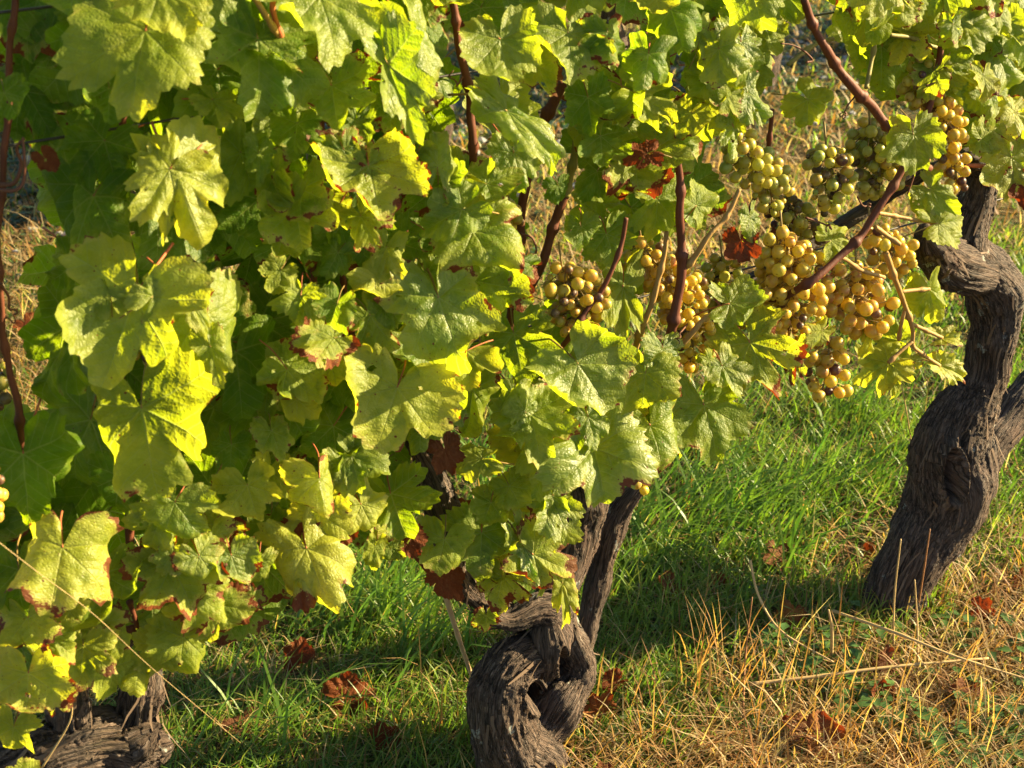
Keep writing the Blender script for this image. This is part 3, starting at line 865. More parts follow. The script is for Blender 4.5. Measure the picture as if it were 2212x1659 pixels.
# junction x, y, tip x, y (pixels of the photograph), width, normal to the right, normal up, curl, yellow, brown, gloss and painted sheen, cm to the camera's side
HERO = """
314 67 294 253 1.3 .3 .2 d .45 .08 .3 12
345 -25 415 72 1.3 .2 0 c .7 .1 .1 13
557 84 572 250 1.3 .2 .1 n .15 .03 .35 9
470 150 395 262 1.1 .3 .1 n .25 .03 .2 6
460 215 533 245 .8 .6 .1 r .55 .08 .3 9
376 367 446 540 1.2 .25 .15 f .70 .12 .5 14
366 365 305 478 1.0 .30 .10 r .72 .08 .5 14
362 372 330 295 1.2 .30 .10 r .62 .05 .45 13
384 365 425 292 1.1 .30 .15 f .60 .05 .55 13
202 424 150 560 1.3 0 .1 n .1 .03 .05 6
165 560 165 650 1.2 -.1 .1 n .1 .05 0 3
225 304 170 390 1.3 -.1 .2 n .05 .02 0 3
236 191 240 266 1.5 0 .2 n .05 .02 .05 6
188 68 165 160 1.3 .1 .2 n .1 .02 .05 6
560 430 570 530 1.4 0 .1 n .08 .02 0 4
250 396 245 315 .9 0 .1 n .05 0 0 5
560 330 565 398 .8 .3 .1 r .25 .02 .3 8
520 330 478 430 1.0 .3 .1 r .3 .03 .15 6
10 200 40 255 1.3 .2 .3 n .1 0 0 8
250 -20 175 70 1.3 .1 .1 n .12 .02 .1 4
620 20 600 120 1.3 .1 .1 n .1 .02 .1 4
690 -8 742 133 1.35 .35 .2 n .35 .06 .45 12
716 185 735 298 1.4 .25 .25 n .25 .25 .5 10
892 62 950 180 1.2 .4 .2 f .35 .08 .8 13
838 140 898 297 .6 .5 .1 f .2 .02 .9 14
1080 85 1104 203 1.15 .2 .2 c .35 .08 .5 10
796 357 828 490 1.7 .2 .3 c .55 .4 .5 13
800 355 852 270 1.0 .2 .2 n .5 .55 .4 12
780 362 700 350 .9 .1 .2 n .5 .45 .4 12
945 360 945 272 1.0 .3 .1 r .4 .25 .6 9
1050 397 1130 425 1.2 .2 .4 n .3 .3 .5 10
1022 499 1085 600 1.35 .25 .15 n .4 .3 .5 11
770 262 765 325 1.0 .3 .2 n .25 .05 .4 9
960 385 1010 415 1.4 .2 .3 n .2 .2 .5 8
975 445 1015 470 1.4 .4 0 r .6 .5 .3 11
581 311 640 380 1.4 0 .1 n .08 .03 0 4
610 400 650 470 1.5 -.1 .1 n .05 .02 0 3
730 545 705 600 1.3 .2 .2 n .15 .02 .2 7
850 520 880 600 1.3 0 .1 n .2 .05 .1 5
760 450 790 560 1.2 .1 .1 n .12 .03 .05 4
1227 72 1234 181 1.35 .1 .25 n .4 .25 .3 9
1300 100 1320 150 .8 .4 .2 r .3 .3 .8 8
1449 20 1473 118 1.4 -.1 .2 n .2 .05 .1 8
1510 88 1525 30 1.3 .2 .2 n .6 .35 .3 9
1374 202 1470 250 1.25 .3 .1 n .55 .03 .1 9
1525 120 1530 195 1.0 .2 .2 n .2 .05 .4 8
1600 90 1605 185 1.0 .5 .3 n .2 .1 .9 10
1560 200 1570 245 1.2 .1 .1 n .2 .03 .1 6
1615 200 1655 265 .9 .4 .3 r .2 .1 .8 9
1270 210 1278 288 1.1 0 .2 n .12 .03 .05 8
1297 294 1302 365 1.3 0 .2 n .12 .02 .05 9
1290 370 1260 435 .8 .1 .1 f .1 .03 0 7
1415 320 1490 345 1.4 .1 .2 n .3 .12 .15 8
1370 355 1385 432 1.7 .2 .1 n .5 .6 .1 7
1400 330 1350 345 1.1 .1 .3 c .5 1.4 0 10
1504 444 1545 395 1.2 .3 .1 n .4 .1 .3 9
1205 400 1215 437 1.5 0 .1 n .1 .02 .05 6
1255 490 1265 540 1.4 .1 .2 n .2 .03 .2 7
1420 430 1415 530 1.0 0 .1 n .35 .1 .1 5
1310 505 1330 570 1.4 .1 .1 n .3 .05 .1 5
1095 240 1225 345 .5 .3 .4 r .25 .15 .9 11
1110 330 1130 415 1.1 .3 .1 n .25 .12 .8 9
1585 275 1580 345 .7 .5 .1 f .3 .15 .9 10
1620 468 1630 520 .85 .5 .2 n .2 .05 .9 10
1625 20 1655 62 1.3 .2 .1 n .6 .05 .1 8
1700 -10 1690 55 1.4 0 .1 n .3 .05 .05 6
1680 45 1690 75 .8 .3 .1 n .6 .1 .2 8
1580 40 1570 80 1.3 .2 .1 n .5 .15 .2 7
1973 291 1990 372 1.25 .1 .2 n .3 .05 .2 13
2087 60 2105 115 1.7 .2 .2 n .35 .03 .3 9
1745 215 1800 262 1.4 .2 0 n .55 .02 0 5
1870 -10 1810 80 1.3 0 .1 n .3 .05 .05 6
1936 7 1922 72 1.3 .2 .1 n .55 .35 .05 9
2045 140 2110 175 1.1 .1 .2 n .3 .03 .1 6
2040 215 2070 225 1.3 .2 0 n .6 .03 0 4
2026 482 2098 470 1.15 .2 .2 n .4 .1 .2 12
2010 410 2062 455 1.0 .1 .3 n .3 .2 .5 9
1990 430 1995 470 1.4 .1 .1 n .6 .05 0 5
1795 520 1850 500 1.3 .2 .1 n .55 .05 .05 8
1905 100 1905 190 1.4 0 .1 n .3 .05 .05 3
2150 110 2190 190 1.4 .3 .2 n .3 .05 .4 7
2140 190 2200 240 1.4 .2 .2 n .3 .05 .1 5
2120 300 2170 285 1.2 .2 .1 n .5 .15 .1 5
2185 340 2195 440 1.2 .3 .1 n .5 .3 .4 8
2200 400 2205 460 .9 .2 .1 c .4 1.3 0 10
2120 170 2150 215 .8 .2 .2 c .6 1.3 0 8
2150 20 2180 70 1.3 .2 .1 n .5 .05 .2 7
2195 60 2230 130 1.3 .3 .2 n .3 .05 .5 7
1960 -20 1985 40 1.3 .1 .1 n .3 .05 .1 5
2040 -20 2060 40 1.3 .2 .1 n .4 .05 .1 8
290 643 225 825 1.4 .15 .1 c .55 .15 .45 14
330 640 375 562 1.05 .5 .2 r .5 .15 .6 15
240 640 225 560 .8 .3 .1 r .5 .05 .4 13
436 682 470 832 1.25 .35 .1 f .45 .2 .4 12
405 640 455 740 .4 .6 .1 r .6 .1 .5 15
455 750 475 835 .7 .3 .1 r .5 .15 .3 14
306 882 340 1060 1.5 .05 .15 n .5 .2 .1 13
510 760 530 900 1.3 -.1 .1 n .08 0 0 5
600 850 560 1000 1.2 0 .1 n .2 .03 0 5
500 960 500 1010 1.5 -.1 .2 n .1 .02 0 8
150 700 80 860 .9 -.4 .1 n .1 .03 0 2
260 1029 250 1110 1.7 0 .2 n .1 .06 0 7
378 1085 350 1175 1.5 .2 .2 n .35 .05 .5 12
350 1110 320 1195 1.2 .2 .1 n .5 .1 .4 11
535 1048 555 1130 1.5 .3 0 n .75 .1 0 11
605 585 570 628 1.1 .4 0 n .55 0 .1 7
50 980 60 1130 1.3 -.2 .1 n .1 .05 0 7
858 837 820 965 1.6 .25 .15 c .7 .25 .3 15
742 807 690 890 1.5 -.2 .1 n .05 0 0 6
650 640 640 700 1.1 .2 .1 f .4 .03 .3 10
690 660 700 740 1.2 .2 .1 n .2 .03 .3 8
720 730 625 745 .9 .3 .4 r .55 .5 .2 12
830 650 840 735 .8 .3 .3 n .25 .03 .5 9
947 643 1000 800 1.05 .35 .3 n .35 .3 .8 13
920 590 960 650 1.2 .3 .2 n .3 .1 .5 9
1025 607 1090 718 1.3 .25 .1 n .4 .25 .3 10
900 735 985 800 1.1 .2 .4 n .2 .2 .5 11
870 760 890 850 1.2 .3 .1 n .5 .05 .3 8
1110 720 1130 820 1.25 .1 .1 n .25 .05 .2 6
720 920 660 980 1.4 -.1 .2 n .15 .05 0 8
690 1033 710 1120 1.5 .3 .2 f .65 .4 .6 14
745 1000 770 1065 1.2 .3 .2 n .45 .1 .6 11
760 985 830 1020 1.3 .2 .4 n .3 .03 .5 11
1020 840 1010 960 .9 0 0 r .45 .3 0 3
844 1066 880 1160 1.5 0 .15 n .2 .05 .1 9
1040 990 970 1000 1.0 .1 .3 r .55 .12 .3 10
960 970 980 1025 1.1 0 .2 c .4 1.4 0 9
1115 850 1120 905 1.2 .4 .2 r .35 .12 .9 10
1249 786 1318 882 1.6 .3 .25 c .3 .15 .8 14
1394 807 1385 895 1.45 .1 .15 n .5 .15 .2 13
1432 752 1438 808 1.6 .2 .4 n .2 .05 .8 12
1576 656 1655 650 1.3 .2 .3 n .2 .15 .6 12
1620 740 1680 855 1.2 .2 .05 n .55 .35 .05 9
1521 875 1550 988 1.3 .1 .15 n .25 .15 .2 11
1405 919 1440 1030 1.5 .15 .3 n .3 .4 .5 12
1145 895 1170 1000 1.3 .1 .2 n .35 .2 .4 12
1135 890 1105 830 1.2 .4 .1 n .3 .1 .9 12
1150 890 1185 820 1.1 .2 .2 n .3 .3 .4 10
1282 967 1310 1090 1.3 .3 .2 f .3 .2 .8 13
1270 900 1290 970 1.1 .3 .2 n .25 .15 .8 12
1345 620 1335 760 .55 .3 .1 n .45 .1 .2 7
1195 960 1160 1065 1.0 .3 .1 f .3 .05 .5 11
1530 775 1550 805 1.2 .3 .1 n .45 .1 .1 9
1560 790 1595 850 1.1 .3 .3 n .35 .2 .6 10
1100 1050 1130 1100 1.4 .1 .2 n .4 .1 .2 10
1195 1070 1205 1130 1.0 .4 .2 n .3 .1 .9 11
135 1183 122 1325 1.6 0 .1 n .85 .45 .5 13
300 1447 295 1500 1.9 .1 .1 n .65 .1 .1 12
245 1440 235 1510 1.1 .2 0 n .7 .15 .1 11
396 1376 390 1465 1.4 .25 .2 n .55 .06 .2 13
61 1454 60 1555 1.6 .2 .1 n .7 .4 .4 15
100 1490 150 1540 1.1 .3 0 r .75 .4 .2 14
205 1345 195 1420 1.7 .1 .2 n .8 .4 .3 11
150 1320 140 1375 1.2 .1 .2 n .75 .2 .4 11
30 1570 20 1640 1.3 .2 .1 n .65 .1 .1 13
220 1240 230 1350 1.7 0 .2 n .3 .08 .05 9
45 1680 80 1650 1.2 .2 .1 n .7 .3 .1 14
475 1307 500 1370 1.6 .3 .2 n .5 .5 .2 13
545 1290 580 1300 1.3 .3 .3 c .4 .7 .4 13
430 1200 470 1260 1.3 .3 .2 n .45 .4 .6 14
450 1160 440 1240 1.1 .3 .1 n .55 .4 .2 12
500 1200 520 1270 1.3 .4 .2 n .3 .35 .7 14
370 1220 420 1320 1.4 .2 .1 n .55 .4 .1 12
370 1200 345 1240 1.3 .2 .2 n .35 .3 .6 13
40 1230 50 1330 1.2 0 .1 n .15 .03 0 9
495 1180 535 1165 1.1 .3 .2 c .5 1.6 0 12
655 1200 660 1318 .75 -.1 .2 f .9 .7 .5 13
662 1185 722 1318 1.2 .3 .3 n .95 .2 .6 13
690 1110 700 1195 1.3 .2 .1 n .75 .2 .2 11
780 1090 815 1160 1.3 .3 .1 n .75 .1 .3 11
630 1140 615 1182 1.0 0 .2 c .4 1.4 0 10
745 1130 745 1180 .9 .1 .2 c .4 1.4 0 10
960 1165 945 1235 1.6 .1 .1 n .45 .3 0 10
885 1160 905 1200 1.1 .2 .1 c .4 1.5 0 9
955 1240 1000 1290 .9 .1 .1 c .4 1.5 0 8
810 1180 800 1232 .7 .2 .1 n .5 .2 .1 9
845 1185 850 1220 1.4 .1 .2 n .4 .2 .1 9
1040 1150 1040 1240 1.6 .1 .2 n .3 .2 .2 9
1085 1245 1070 1320 1.5 .1 .2 n .55 .5 .1 11
1050 1330 1050 1365 1.4 .1 .1 n .45 .5 .1 10
560 1215 550 1270 1.2 .2 .1 n .5 .3 .4 12
1152 1198 1240 1240 1.4 .3 .1 n .6 .5 .2 13
1150 1200 1155 1140 1.3 .2 .1 n .6 .5 .1 12
1130 1180 1190 1290 .55 .6 .4 r .2 .2 1.3 12
1215 1260 1228 1350 .5 .2 .1 n .7 .3 .1 12
1190 1080 1235 1165 1.0 .5 .2 n .25 .1 .9 11
1060 1085 1040 1140 1.5 .1 .2 n .3 .2 .3 9
2007 624 2028 698 1.2 .3 0 n .6 0 .1 8
1919 784 1850 822 1.2 -.1 .2 n .7 .15 .05 7
1940 735 1885 720 1.3 0 .1 n .6 .2 .1 5
1885 690 1865 775 .4 .5 0 f .7 0 0 6
2035 732 2088 725 .8 .2 .3 f .9 .3 .6 8
2030 790 2095 815 .65 .2 .3 f 1 .35 .7 8
1975 782 1942 785 .8 .1 .2 c 1 .3 .4 8
1930 820 1925 855 .8 .3 0 n .75 0 0 7
1775 715 1735 750 .8 .1 .2 r .6 .3 0 10
1715 760 1710 830 .5 .3 .1 f .5 .5 .1 10
1690 560 1665 505 1.2 .2 0 n .4 1.6 0 3
1600 520 1608 578 1.1 .1 .2 c .4 1.6 0 10
95 340 118 372 1.0 .2 .2 c .6 1.5 0 5
1620 640 1640 690 1.1 .1 .1 n .2 .1 .1 3
180 1395 172 1475 1.5 .15 .15 n .6 .3 .3 12
110 1375 100 1445 1.4 .1 .1 n .5 .3 .3 12
420 1285 430 1370 1.4 .25 .2 n .5 .35 .3 13
60 1335 75 1420 1.4 .1 .1 n .6 .4 .3 12
340 1395 350 1460 1.4 .2 .1 n .6 .2 .2 12
250 1370 262 1430 1.2 .2 .2 n .6 .3 .2 12
1480 905 1500 960 1.2 .1 .1 n .35 .15 .2 8
1040 640 1060 690 1.2 .1 .1 n .2 .1 .1 6
""".strip().splitlines()
for k, row in enumerate(HERO):
    w = row.split()
    jx, jy, tx, ty, wr, nx, ny = map(float, w[:7])
    st = w[7]
    if st == 'n' and random.random() < .45:
        st = random.choice('dccr')
    Yl, Br, Pa, off = map(float, w[8:])
    loc, d = rowp(jx, jy, off / 100)
    dx, dy = tx - jx, -(ty - jy)
    L = math.hypot(dx, dy)
    nx, ny = nx + random.uniform(-.25, .35), ny + random.uniform(-.2, .25)
    ydir = cr * (dx / L) + cu * (dy / L)
    ydir = ydir + cb * (-(nx * dx + ny * dy) / L)
    nrm = cb + cr * nx + cu * ny
    scale = L * d / FPX * 1.08
    me = leaf_mesh(1000 + k, scale, M_PETR if random.random() < .45 else M_PET, wr=wr, style=st, curl=1.6)
    put_leaf(me, vine_at(jx), basis(ydir, nrm), loc, 1.0, (Yl * .85, Br * 1.12 + .07, Pa, random.random()))

# leaves behind those: the body of the canopy
STY = ['n', 'n', 'n', 'd', 'n', 'c', 'r', 'f']
VAR = [leaf_mesh(5000 + i, 1.0, M_PETR if i % 3 == 0 else M_PET, wr=1.15 + .35 * random.random(), style=STY[i % len(STY)], nth=72, nr=7) for i in range(26)]


def inside(poly, x, y):
    c = False
    j = len(poly) - 1
    for i in range(len(poly)):
        (xi, yi), (xj, yj) = poly[i], poly[j]
        if (yi > y) != (yj > y) and x < (xj - xi) * (y - yi) / (yj - yi) + xi:
            c = not c
        j = i
    return c


DENSE = [(60, -40), (1080, -40), (1090, 300), (1120, 480), (1130, 760), (1060, 980), (1000, 1020), (900, 1000), (840, 1080), (730, 1150), (560, 1280),
         (420, 1370), (240, 1380), (90, 1420), (-60, 1500), (-90, 960), (100, 930), (130, 700), (110, 420), (60, 300)]
MIDZ = [(1080, -40), (1560, -40), (1560, 260), (1480, 470), (1320, 640), (1350, 850), (1470, 960), (1250, 1000), (1180, 1130), (1130, 1290), (1000, 1300),
        (960, 1180), (1100, 900), (1130, 600)]
RIGHTZ = [(1560, -40), (1720, -40), (1690, 60), (1640, 220), (1590, 260), (1560, 200)]
RIGHT2 = [(1780, -40), (2280, -40), (2280, 330), (2120, 300), (2000, 240), (1900, 200), (1800, 90)]
HOLES = [(955, 165, 1025, 345), (1060, 190, 1100, 320), (1175, 190, 1235, 660), (1040, 780, 1075, 1060), (700, 270, 730, 330), (1140, 100, 1230, 240), (1690, 70, 1770, 200), (1640, 200, 1700, 260), (260, 480, 330, 620), (-100, 330, 95, 960)]


def filler(poly, n, offs, size, yel, box, vine=None, brown=(0.0, .42)):
    got = 0
    while got < n:
        x, y = random.uniform(box[0], box[2]), random.uniform(box[1], box[3])
        if not inside(poly, x, y):
            continue
        if any(a - 45 < x < c + 45 and b - 70 < y < dd + 10 for a, b, c, dd in HOLES) and random.random() < .93:
            continue
        off = random.uniform(*offs)
        loc, d = rowp(x, y, off)
        a = random.gauss(0, .55)
        ydir = -cu * math.cos(a) + cr * math.sin(a)
        nrm = cb * 1.0 + cr * random.gauss(.15, .4) + np.array([0, 0, 1.0]) * random.uniform(-.05, .7)
        s = random.uniform(*size)
        put_leaf(random.choice(VAR), vine or vine_at(x), basis(ydir, nrm), loc - ydir * s * .4, s,
                 (max(0, random.gauss(*yel)), max(0, random.uniform(*brown)) if random.random() < .8 else .5, random.random() * .5, random.random()))
        got += 1


filler(DENSE, 215, (-.26, .0), (.055, .09), (.03, .12), (-90, -40, 1140, 1500))  # hardly any yellow: the canopy's shade is put into the leaf colour
filler(MIDZ, 78, (-.16, .06), (.045, .075), (.28, .22), (960, -40, 1570, 1300))
filler(RIGHTZ, 14, (-.10, .06), (.045, .07), (.35, .2), (1560, -40, 1730, 260))
filler(RIGHT2, 62, (-.18, .06), (.05, .075), (.35, .2), (1780, -40, 2280, 330))

SMALL = [leaf_mesh(7000 + i, 1.0, M_PETR if i % 2 else M_PET, wr=1.0 + .5 * random.random(), style='crfcdr'[i % 6], nth=72, nr=8, curl=1.8) for i in range(22)]
VAR_, VAR = VAR, SMALL
FRONT = [(560, -20), (1500, -20), (1500, 260), (1450, 440), (1250, 420), (1140, 600), (1130, 800), (1260, 880), (1480, 900), (1460, 1000), (1260, 1060), (1130, 1180), (1080, 1300), (980, 1240), (880, 1150), (720, 1130), (600, 1230), (460, 1330), (330, 1330), (330, 1150), (540, 1000), (600, 700)]
filler(FRONT, 74, (.04, .13), (.032, .058), (.36, .22), (330, -20, 1500, 1330), brown=(.05, .6))
filler([(1500, -20), (2220, -20), (2220, 300), (2100, 260), (1920, 160), (1720, 40), (1640, 250), (1520, 280)], 34, (.03, .12), (.032, .052), (.40, .2), (1500, -20, 2220, 300), brown=(.05, .5))
VAR = VAR_

# the same canopy goes on above and beside the picture: one foliage part per vine
PR = leaf_geo(77, 1.3, 'n', 36, 3, False)


def foliage(vine, spots):
    V, F, n = [], [], 0
    ua, ub, uc = [], [], []
    for loc, B, s in spots:
        V.append(PR[0] @ (B * s).T + loc - np.array(vine.location))
        F += [tuple(i + n for i in q) for q in PR[1]]
        n += len(PR[0]); ua += PR[3]; ub += PR[4]; uc += PR[5]
    me = bpy.data.meshes.new('foliage')
    me.from_pydata(np.vstack(V).tolist(), [], F)
    for nm, dd in (('leaf', ua), ('lobe', ub), ('rim', uc)):
        me.uv_layers.new(name=nm).data.foreach_set('uv', np.array(dd, dtype=np.float32).ravel())
    me.materials.append(M_LEAF)
    me.polygons.foreach_set('use_smooth', [True] * len(F))
    o = bpy.data.objects.new('foliage', me)
    o.color = (.3, .1, .3, .4)
    o['kind'] = 'stuff'
    return link(o, vine)


def spots_between(s0, s1, z0, z1, n, w=.22, size=(.06, .09)):
    """Leaves scattered in the row's hedge between two distances along the row from the middle vine."""
    out = []
    for _ in range(n):
        loc = MID_BASE + rowd * random.uniform(s0, s1) + rown * random.uniform(-w, w * .6) + np.array([0, 0, random.uniform(z0, z1)])
        q = loc - C0
        if -90 < 829.5 - FPX * (q @ cu) / (q @ cf) and -90 < 1106 + FPX * (q @ cr) / (q @ cf) < 2300:
            continue
        nrm = rown + np.array([random.gauss(.3, .5), random.gauss(0, .4), random.uniform(0, .9)])
        yd = np.array([random.gauss(0, .5), random.gauss(0, .3), -1])
        out.append((loc, basis(yd, nrm), random.uniform(*size)))
    return out


top = rowp(1106, -60)[0][2]
foliage(vine_left, spots_between(-SPACING * 1.5, -SPACING * .5, top - .25, top + .18, 70))
foliage(vine_mid, spots_between(-SPACING * .5, SPACING * .5, top - .05, top + .25, 60))
foliage(vine_right, spots_between(SPACING * .5, SPACING * 1.25, top, top + .32, 45) + spots_between(SPACING * 1.42, SPACING * 2.1, .80, top + .2, 12))

# ------------------------------------------------------------------ grapes
def grape_meshes():
    out = []
    for k, (sx, sz) in enumerate(((1, 1), (.97, 1.06), (1.02, .96), (.98, 1.02))):
        bm = bmesh.new()
        bmesh.ops.create_uvsphere(bm, u_segments=16, v_segments=11, radius=1.0)
        for v in bm.verts:
            q = mnoise.noise(v.co * 1.3 + Vector((k * 7, 0, 0))) * .035
            v.co = Vector((v.co.x * sx, v.co.y * sx, v.co.z * sz)) * (1 + q)
        me = bpy.data.meshes.new('grape')
        bm.to_mesh(me); bm.free()
        me.polygons.foreach_set('use_smooth', [True] * len(me.polygons))
        me.materials.append(M_GRAPE)
        out.append(me)
    return out


GM = grape_meshes()
# the grape shader works in metres: give each berry unit-radius mesh data already scaled
for me in GM:
    for v in me.vertices:
        v.co *= 0.0088


def bunch(label, outline, off, ripe, pink, purple, grape_px=24, dens=1.0, flat=.8, low=None, seed=0, only=None):
    """outline: (px, py, half width px) from the top down; ripe, pink, purple: how its berries look."""
    rg = random.Random(seed)
    top, d0 = rowp(outline[0][0], outline[0][1], off)
    root = tag(empty('grape_bunch', top.tolist()), label, 'grapes', 'bunches of white grapes on the vines')
    rad = (grape_px + 3.2) / 2 * d0 / FPX
    prof = catmull([(a, b, c) for a, b, c in outline], 8)
    P, RAD = [], []
    tries = 0
    H = prof[-1][1] - prof[0][1]
    area = sum((prof[i + 1][1] - prof[i][1]) * 2 * prof[i][2] for i in range(len(prof) - 1))
    target = int(max(4, dens * area / (grape_px ** 2) * 2.7))
    while len(P) < target and tries < 9000:
        tries += 1
        i = rg.random() * (len(prof) - 1)
        k = int(i)
        cx, cy, w = prof[k] + (prof[min(k + 1, len(prof) - 1)] - prof[k]) * (i - k)
        a = rg.uniform(0, 2 * math.pi)
        q = math.sqrt(rg.uniform(.05, 1))
        c, dd = rowp(cx + math.sin(a) * w * q, cy + rg.uniform(-.3, .3) * grape_px, off)
        c = c + rown * (math.cos(a) * w * flat * q * dd / FPX)
        r = rad * rg.uniform(.86, 1.10) if rg.random() > .06 else rad * .5
        if all(np.sum((c - p) ** 2) > ((r + rr) * (.86 if tries < 2500 else .74)) ** 2 for p, rr in zip(P, RAD)):
            P.append(c); RAD.append(r)
    axis = []
    for cx, cy, w in prof[::2]:
        axis.append(rowp(cx, cy, off)[0])
    axis = np.array(axis)
    up = axis[0] + np.array([0, 0, 1.0]) * rad * 4 - rown * .01
    g = Geo().tube(catmull(np.vstack([up[None], axis[:-1]]), 2), .0016, 6)
    for c, r in zip(P, RAD):
        j = int(np.argmin(((axis - c - np.array([0, 0, rad * 1.5])) ** 2).sum(1)))
        m = (axis[j] + c) / 2 + np.array([0, 0, rad * .5])
        g.tube(np.array([axis[j], m, c + np.array([0, 0, r * .6])]), .0007, 4)
    g.obj('stem', M_STEM, root)
    for n, (c, r) in enumerate(zip(P, RAD)):
        o = bpy.data.objects.new('grape', rg.choice(GM))
        link(o, root)
        # the scar at the berry's end points away from the stem
        j = int(np.argmin(((axis - c) ** 2).sum(1)))
        dv = Vector(c - axis[j]) + Vector((0, 0, -.6 * rad)) + Vector((rg.gauss(0, 1), rg.gauss(0, 1), rg.gauss(0, 1))) * rad * .4
        o.rotation_mode = 'QUATERNION'
        o.rotation_quaternion = (-dv).to_track_quat('Z', 'Y')
        o.location = Vector(c) - root.location
        s = r / .0088
        isp = rg.random() < (purple + .05) * (1.6 if low and c[2] < axis[len(axis) * 2 // 3][2] else .7 if low else 1.2)
        s = s * rg.uniform(.62, .95) if isp else s
        o.scale = (s * rg.uniform(.95, 1), s, s * rg.uniform(.97, 1.05))
        o.color = (min(1, max(0, rg.gauss(ripe, .14))), max(0, rg.gauss(pink * 1.15, .3)), rg.uniform(.7, 1) if isp else max(0, rg.gauss(.02, .06)), rg.random())
    return root


BUNCHES = [
    ('dusty gold and pinkish bunch hanging left of the crossing canes, half in shade', [(1215, 580, 14), (1240, 600, 55), (1245, 640, 70), (1240, 680, 62), (1240, 715, 40)], .06, .62, .45, .05, 25, 1.0),
    ('long golden bunch behind the upright red cane, two dark purple berries at its tip', [(1385, 520, 20), (1410, 560, 56), (1445, 600, 72), (1468, 640, 56), (1485, 700, 50), (1497, 745, 30), (1488, 800, 16)], .045, .78, .35, .05, 24, 1.0),
    ('pale green bunch beside the thin cane, upper left of the wide gap in the leaves', [(1600, 285, 20), (1610, 320, 50), (1630, 365, 62), (1660, 400, 45), (1668, 440, 26), (1665, 455, 14)], .05, .30, .15, .02, 25, 1.0),
    ('green bunch with purple lower berries under the bent olive stalk', [(1785, 320, 20), (1790, 345, 45), (1795, 385, 48), (1790, 420, 36), (1788, 448, 18)], .04, .28, .15, .30, 24, 1.05),
    ('tight fat green bunch hanging just below the heart-shaped leaf by the thick cane', [(1880, 272, 18), (1895, 305, 55), (1905, 350, 62), (1895, 395, 42), (1885, 428, 18)], .035, .36, .10, .02, 23, 1.15),
    ('shaded bunch with shrivelled purple berries above the red leaf', [(1700, 430, 20), (1715, 460, 60), (1735, 490, 66), (1730, 515, 45)], -.02, .22, .15, .40, 22, 1.0),
    ('large bright golden bunch in front of the red leaf, right of the small crinkled leaf', [(1690, 505, 22), (1703, 540, 58), (1712, 590, 70), (1712, 640, 68), (1705, 690, 52), (1712, 745, 24)], .07, .80, .28, .04, 25, 1.0),
    ('golden bunch blushed pink, rightmost of the low glowing pair under the long cane', [(1850, 580, 24), (1848, 605, 64), (1848, 650, 72), (1858, 690, 54), (1870, 725, 24)], .06, .80, .60, .05, 25, 1.05),
    ('small loose golden bunch at the very bottom of the grapes, above open grass', [(1790, 735, 20), (1790, 765, 45), (1785, 800, 42), (1780, 830, 44), (1770, 850, 24)], .05, .85, .40, .10, 26, .85),
    ('golden bunch close to the dark knob of the right trunk, half shaded', [(1880, 490, 20), (1910, 515, 50), (1925, 545, 46), (1925, 575, 34), (1940, 595, 12)], .05, .70, .40, .05, 23, 1.0),
    ('small bunch high beside the slim upright cane, lit on its right', [(1995, 132, 14), (1995, 160, 32), (1990, 195, 34), (1995, 232, 22)], .05, .60, .20, .08, 23, 1.0),
    ('narrow trailing bunch with amber berries next to the sawn top of the right trunk', [(2040, 215, 14), (2045, 245, 34), (2045, 290, 34), (2055, 325, 26), (2065, 370, 28), (2068, 405, 18)], .075, .76, .40, .12, 23, 1.0),
    ('greenish bunch deep in shade behind the old dark cordon', [(1560, 560, 20), (1565, 600, 40), (1570, 650, 42), (1565, 710, 36), (1560, 750, 20)], -.02, .35, .20, .06, 22, 1.0),
    ('few pale berries peeping below the puckered leaf by the grey dead arm', [(1380, 1015, 10), (1378, 1035, 18), (1382, 1052, 14)], .03, .65, .20, .0, 22, 1.0),
    ('pink golden berries cut off by the left edge of the frame', [(-22, 985, 10), (-20, 1030, 20), (-16, 1085, 24), (-20, 1120, 16)], .16, .85, .70, .0, 30, 1.0),
    ('handful of pale berries under the brown-tipped leaf left of the open gap', [(1100, 435, 14), (1108, 460, 22), (1112, 490, 16)], -.02, .60, .20, .0, 22, .9),
    ('dim olive bunch hidden behind the big curled leaves at left', [(330, 745, 24), (350, 775, 60), (355, 800, 55), (345, 840, 30)], -.03, .40, .30, .10, 30, 1.0),
    ('dark shaded berries beside the red cane at the left edge', [(0, 745, 14), (2, 780, 24), (-8, 830, 30), (-10, 880, 20)], -.06, .15, .30, .40, 30, 1.0),  # unripe and purple values paint the shade into these berries
]
for k, (lb_, ol, off, ri, pi_, pu, gp, de) in enumerate(BUNCHES):
    bunch(lb_, ol, off, ri, pi_, pu, gp, de, seed=40 + k, low=(k in (1, 3)))

# ------------------------------------------------------------------ grass
def straw_zone(x, y):
    """1 in the sprayed dry strip below the vines and before them, 0 in the green alley behind."""
    n = (x - MID_BASE[0]) * rown[0] + (y - MID_BASE[1]) * rown[1]
    s = (x - MID_BASE[0]) * rowd[0] + (y - MID_BASE[1]) * rowd[1]
    w = 0.10 * mnoise.noise((x * 2.3, y * 2.3, 4.0))
    w += 0.22 * mnoise.noise((x * 1.1, y * 1.1, 9.0)) + .12 * mnoise.noise((x * 6, y * 6, 3.0))
    a = np.clip((n + 0.05 + w) / 0.30, 0, 1)
    return max(a * np.clip((s + .25) / .3, 0, 1), .70 * np.clip((-n - 1.0 + 2 * w) / .6, 0, 1))


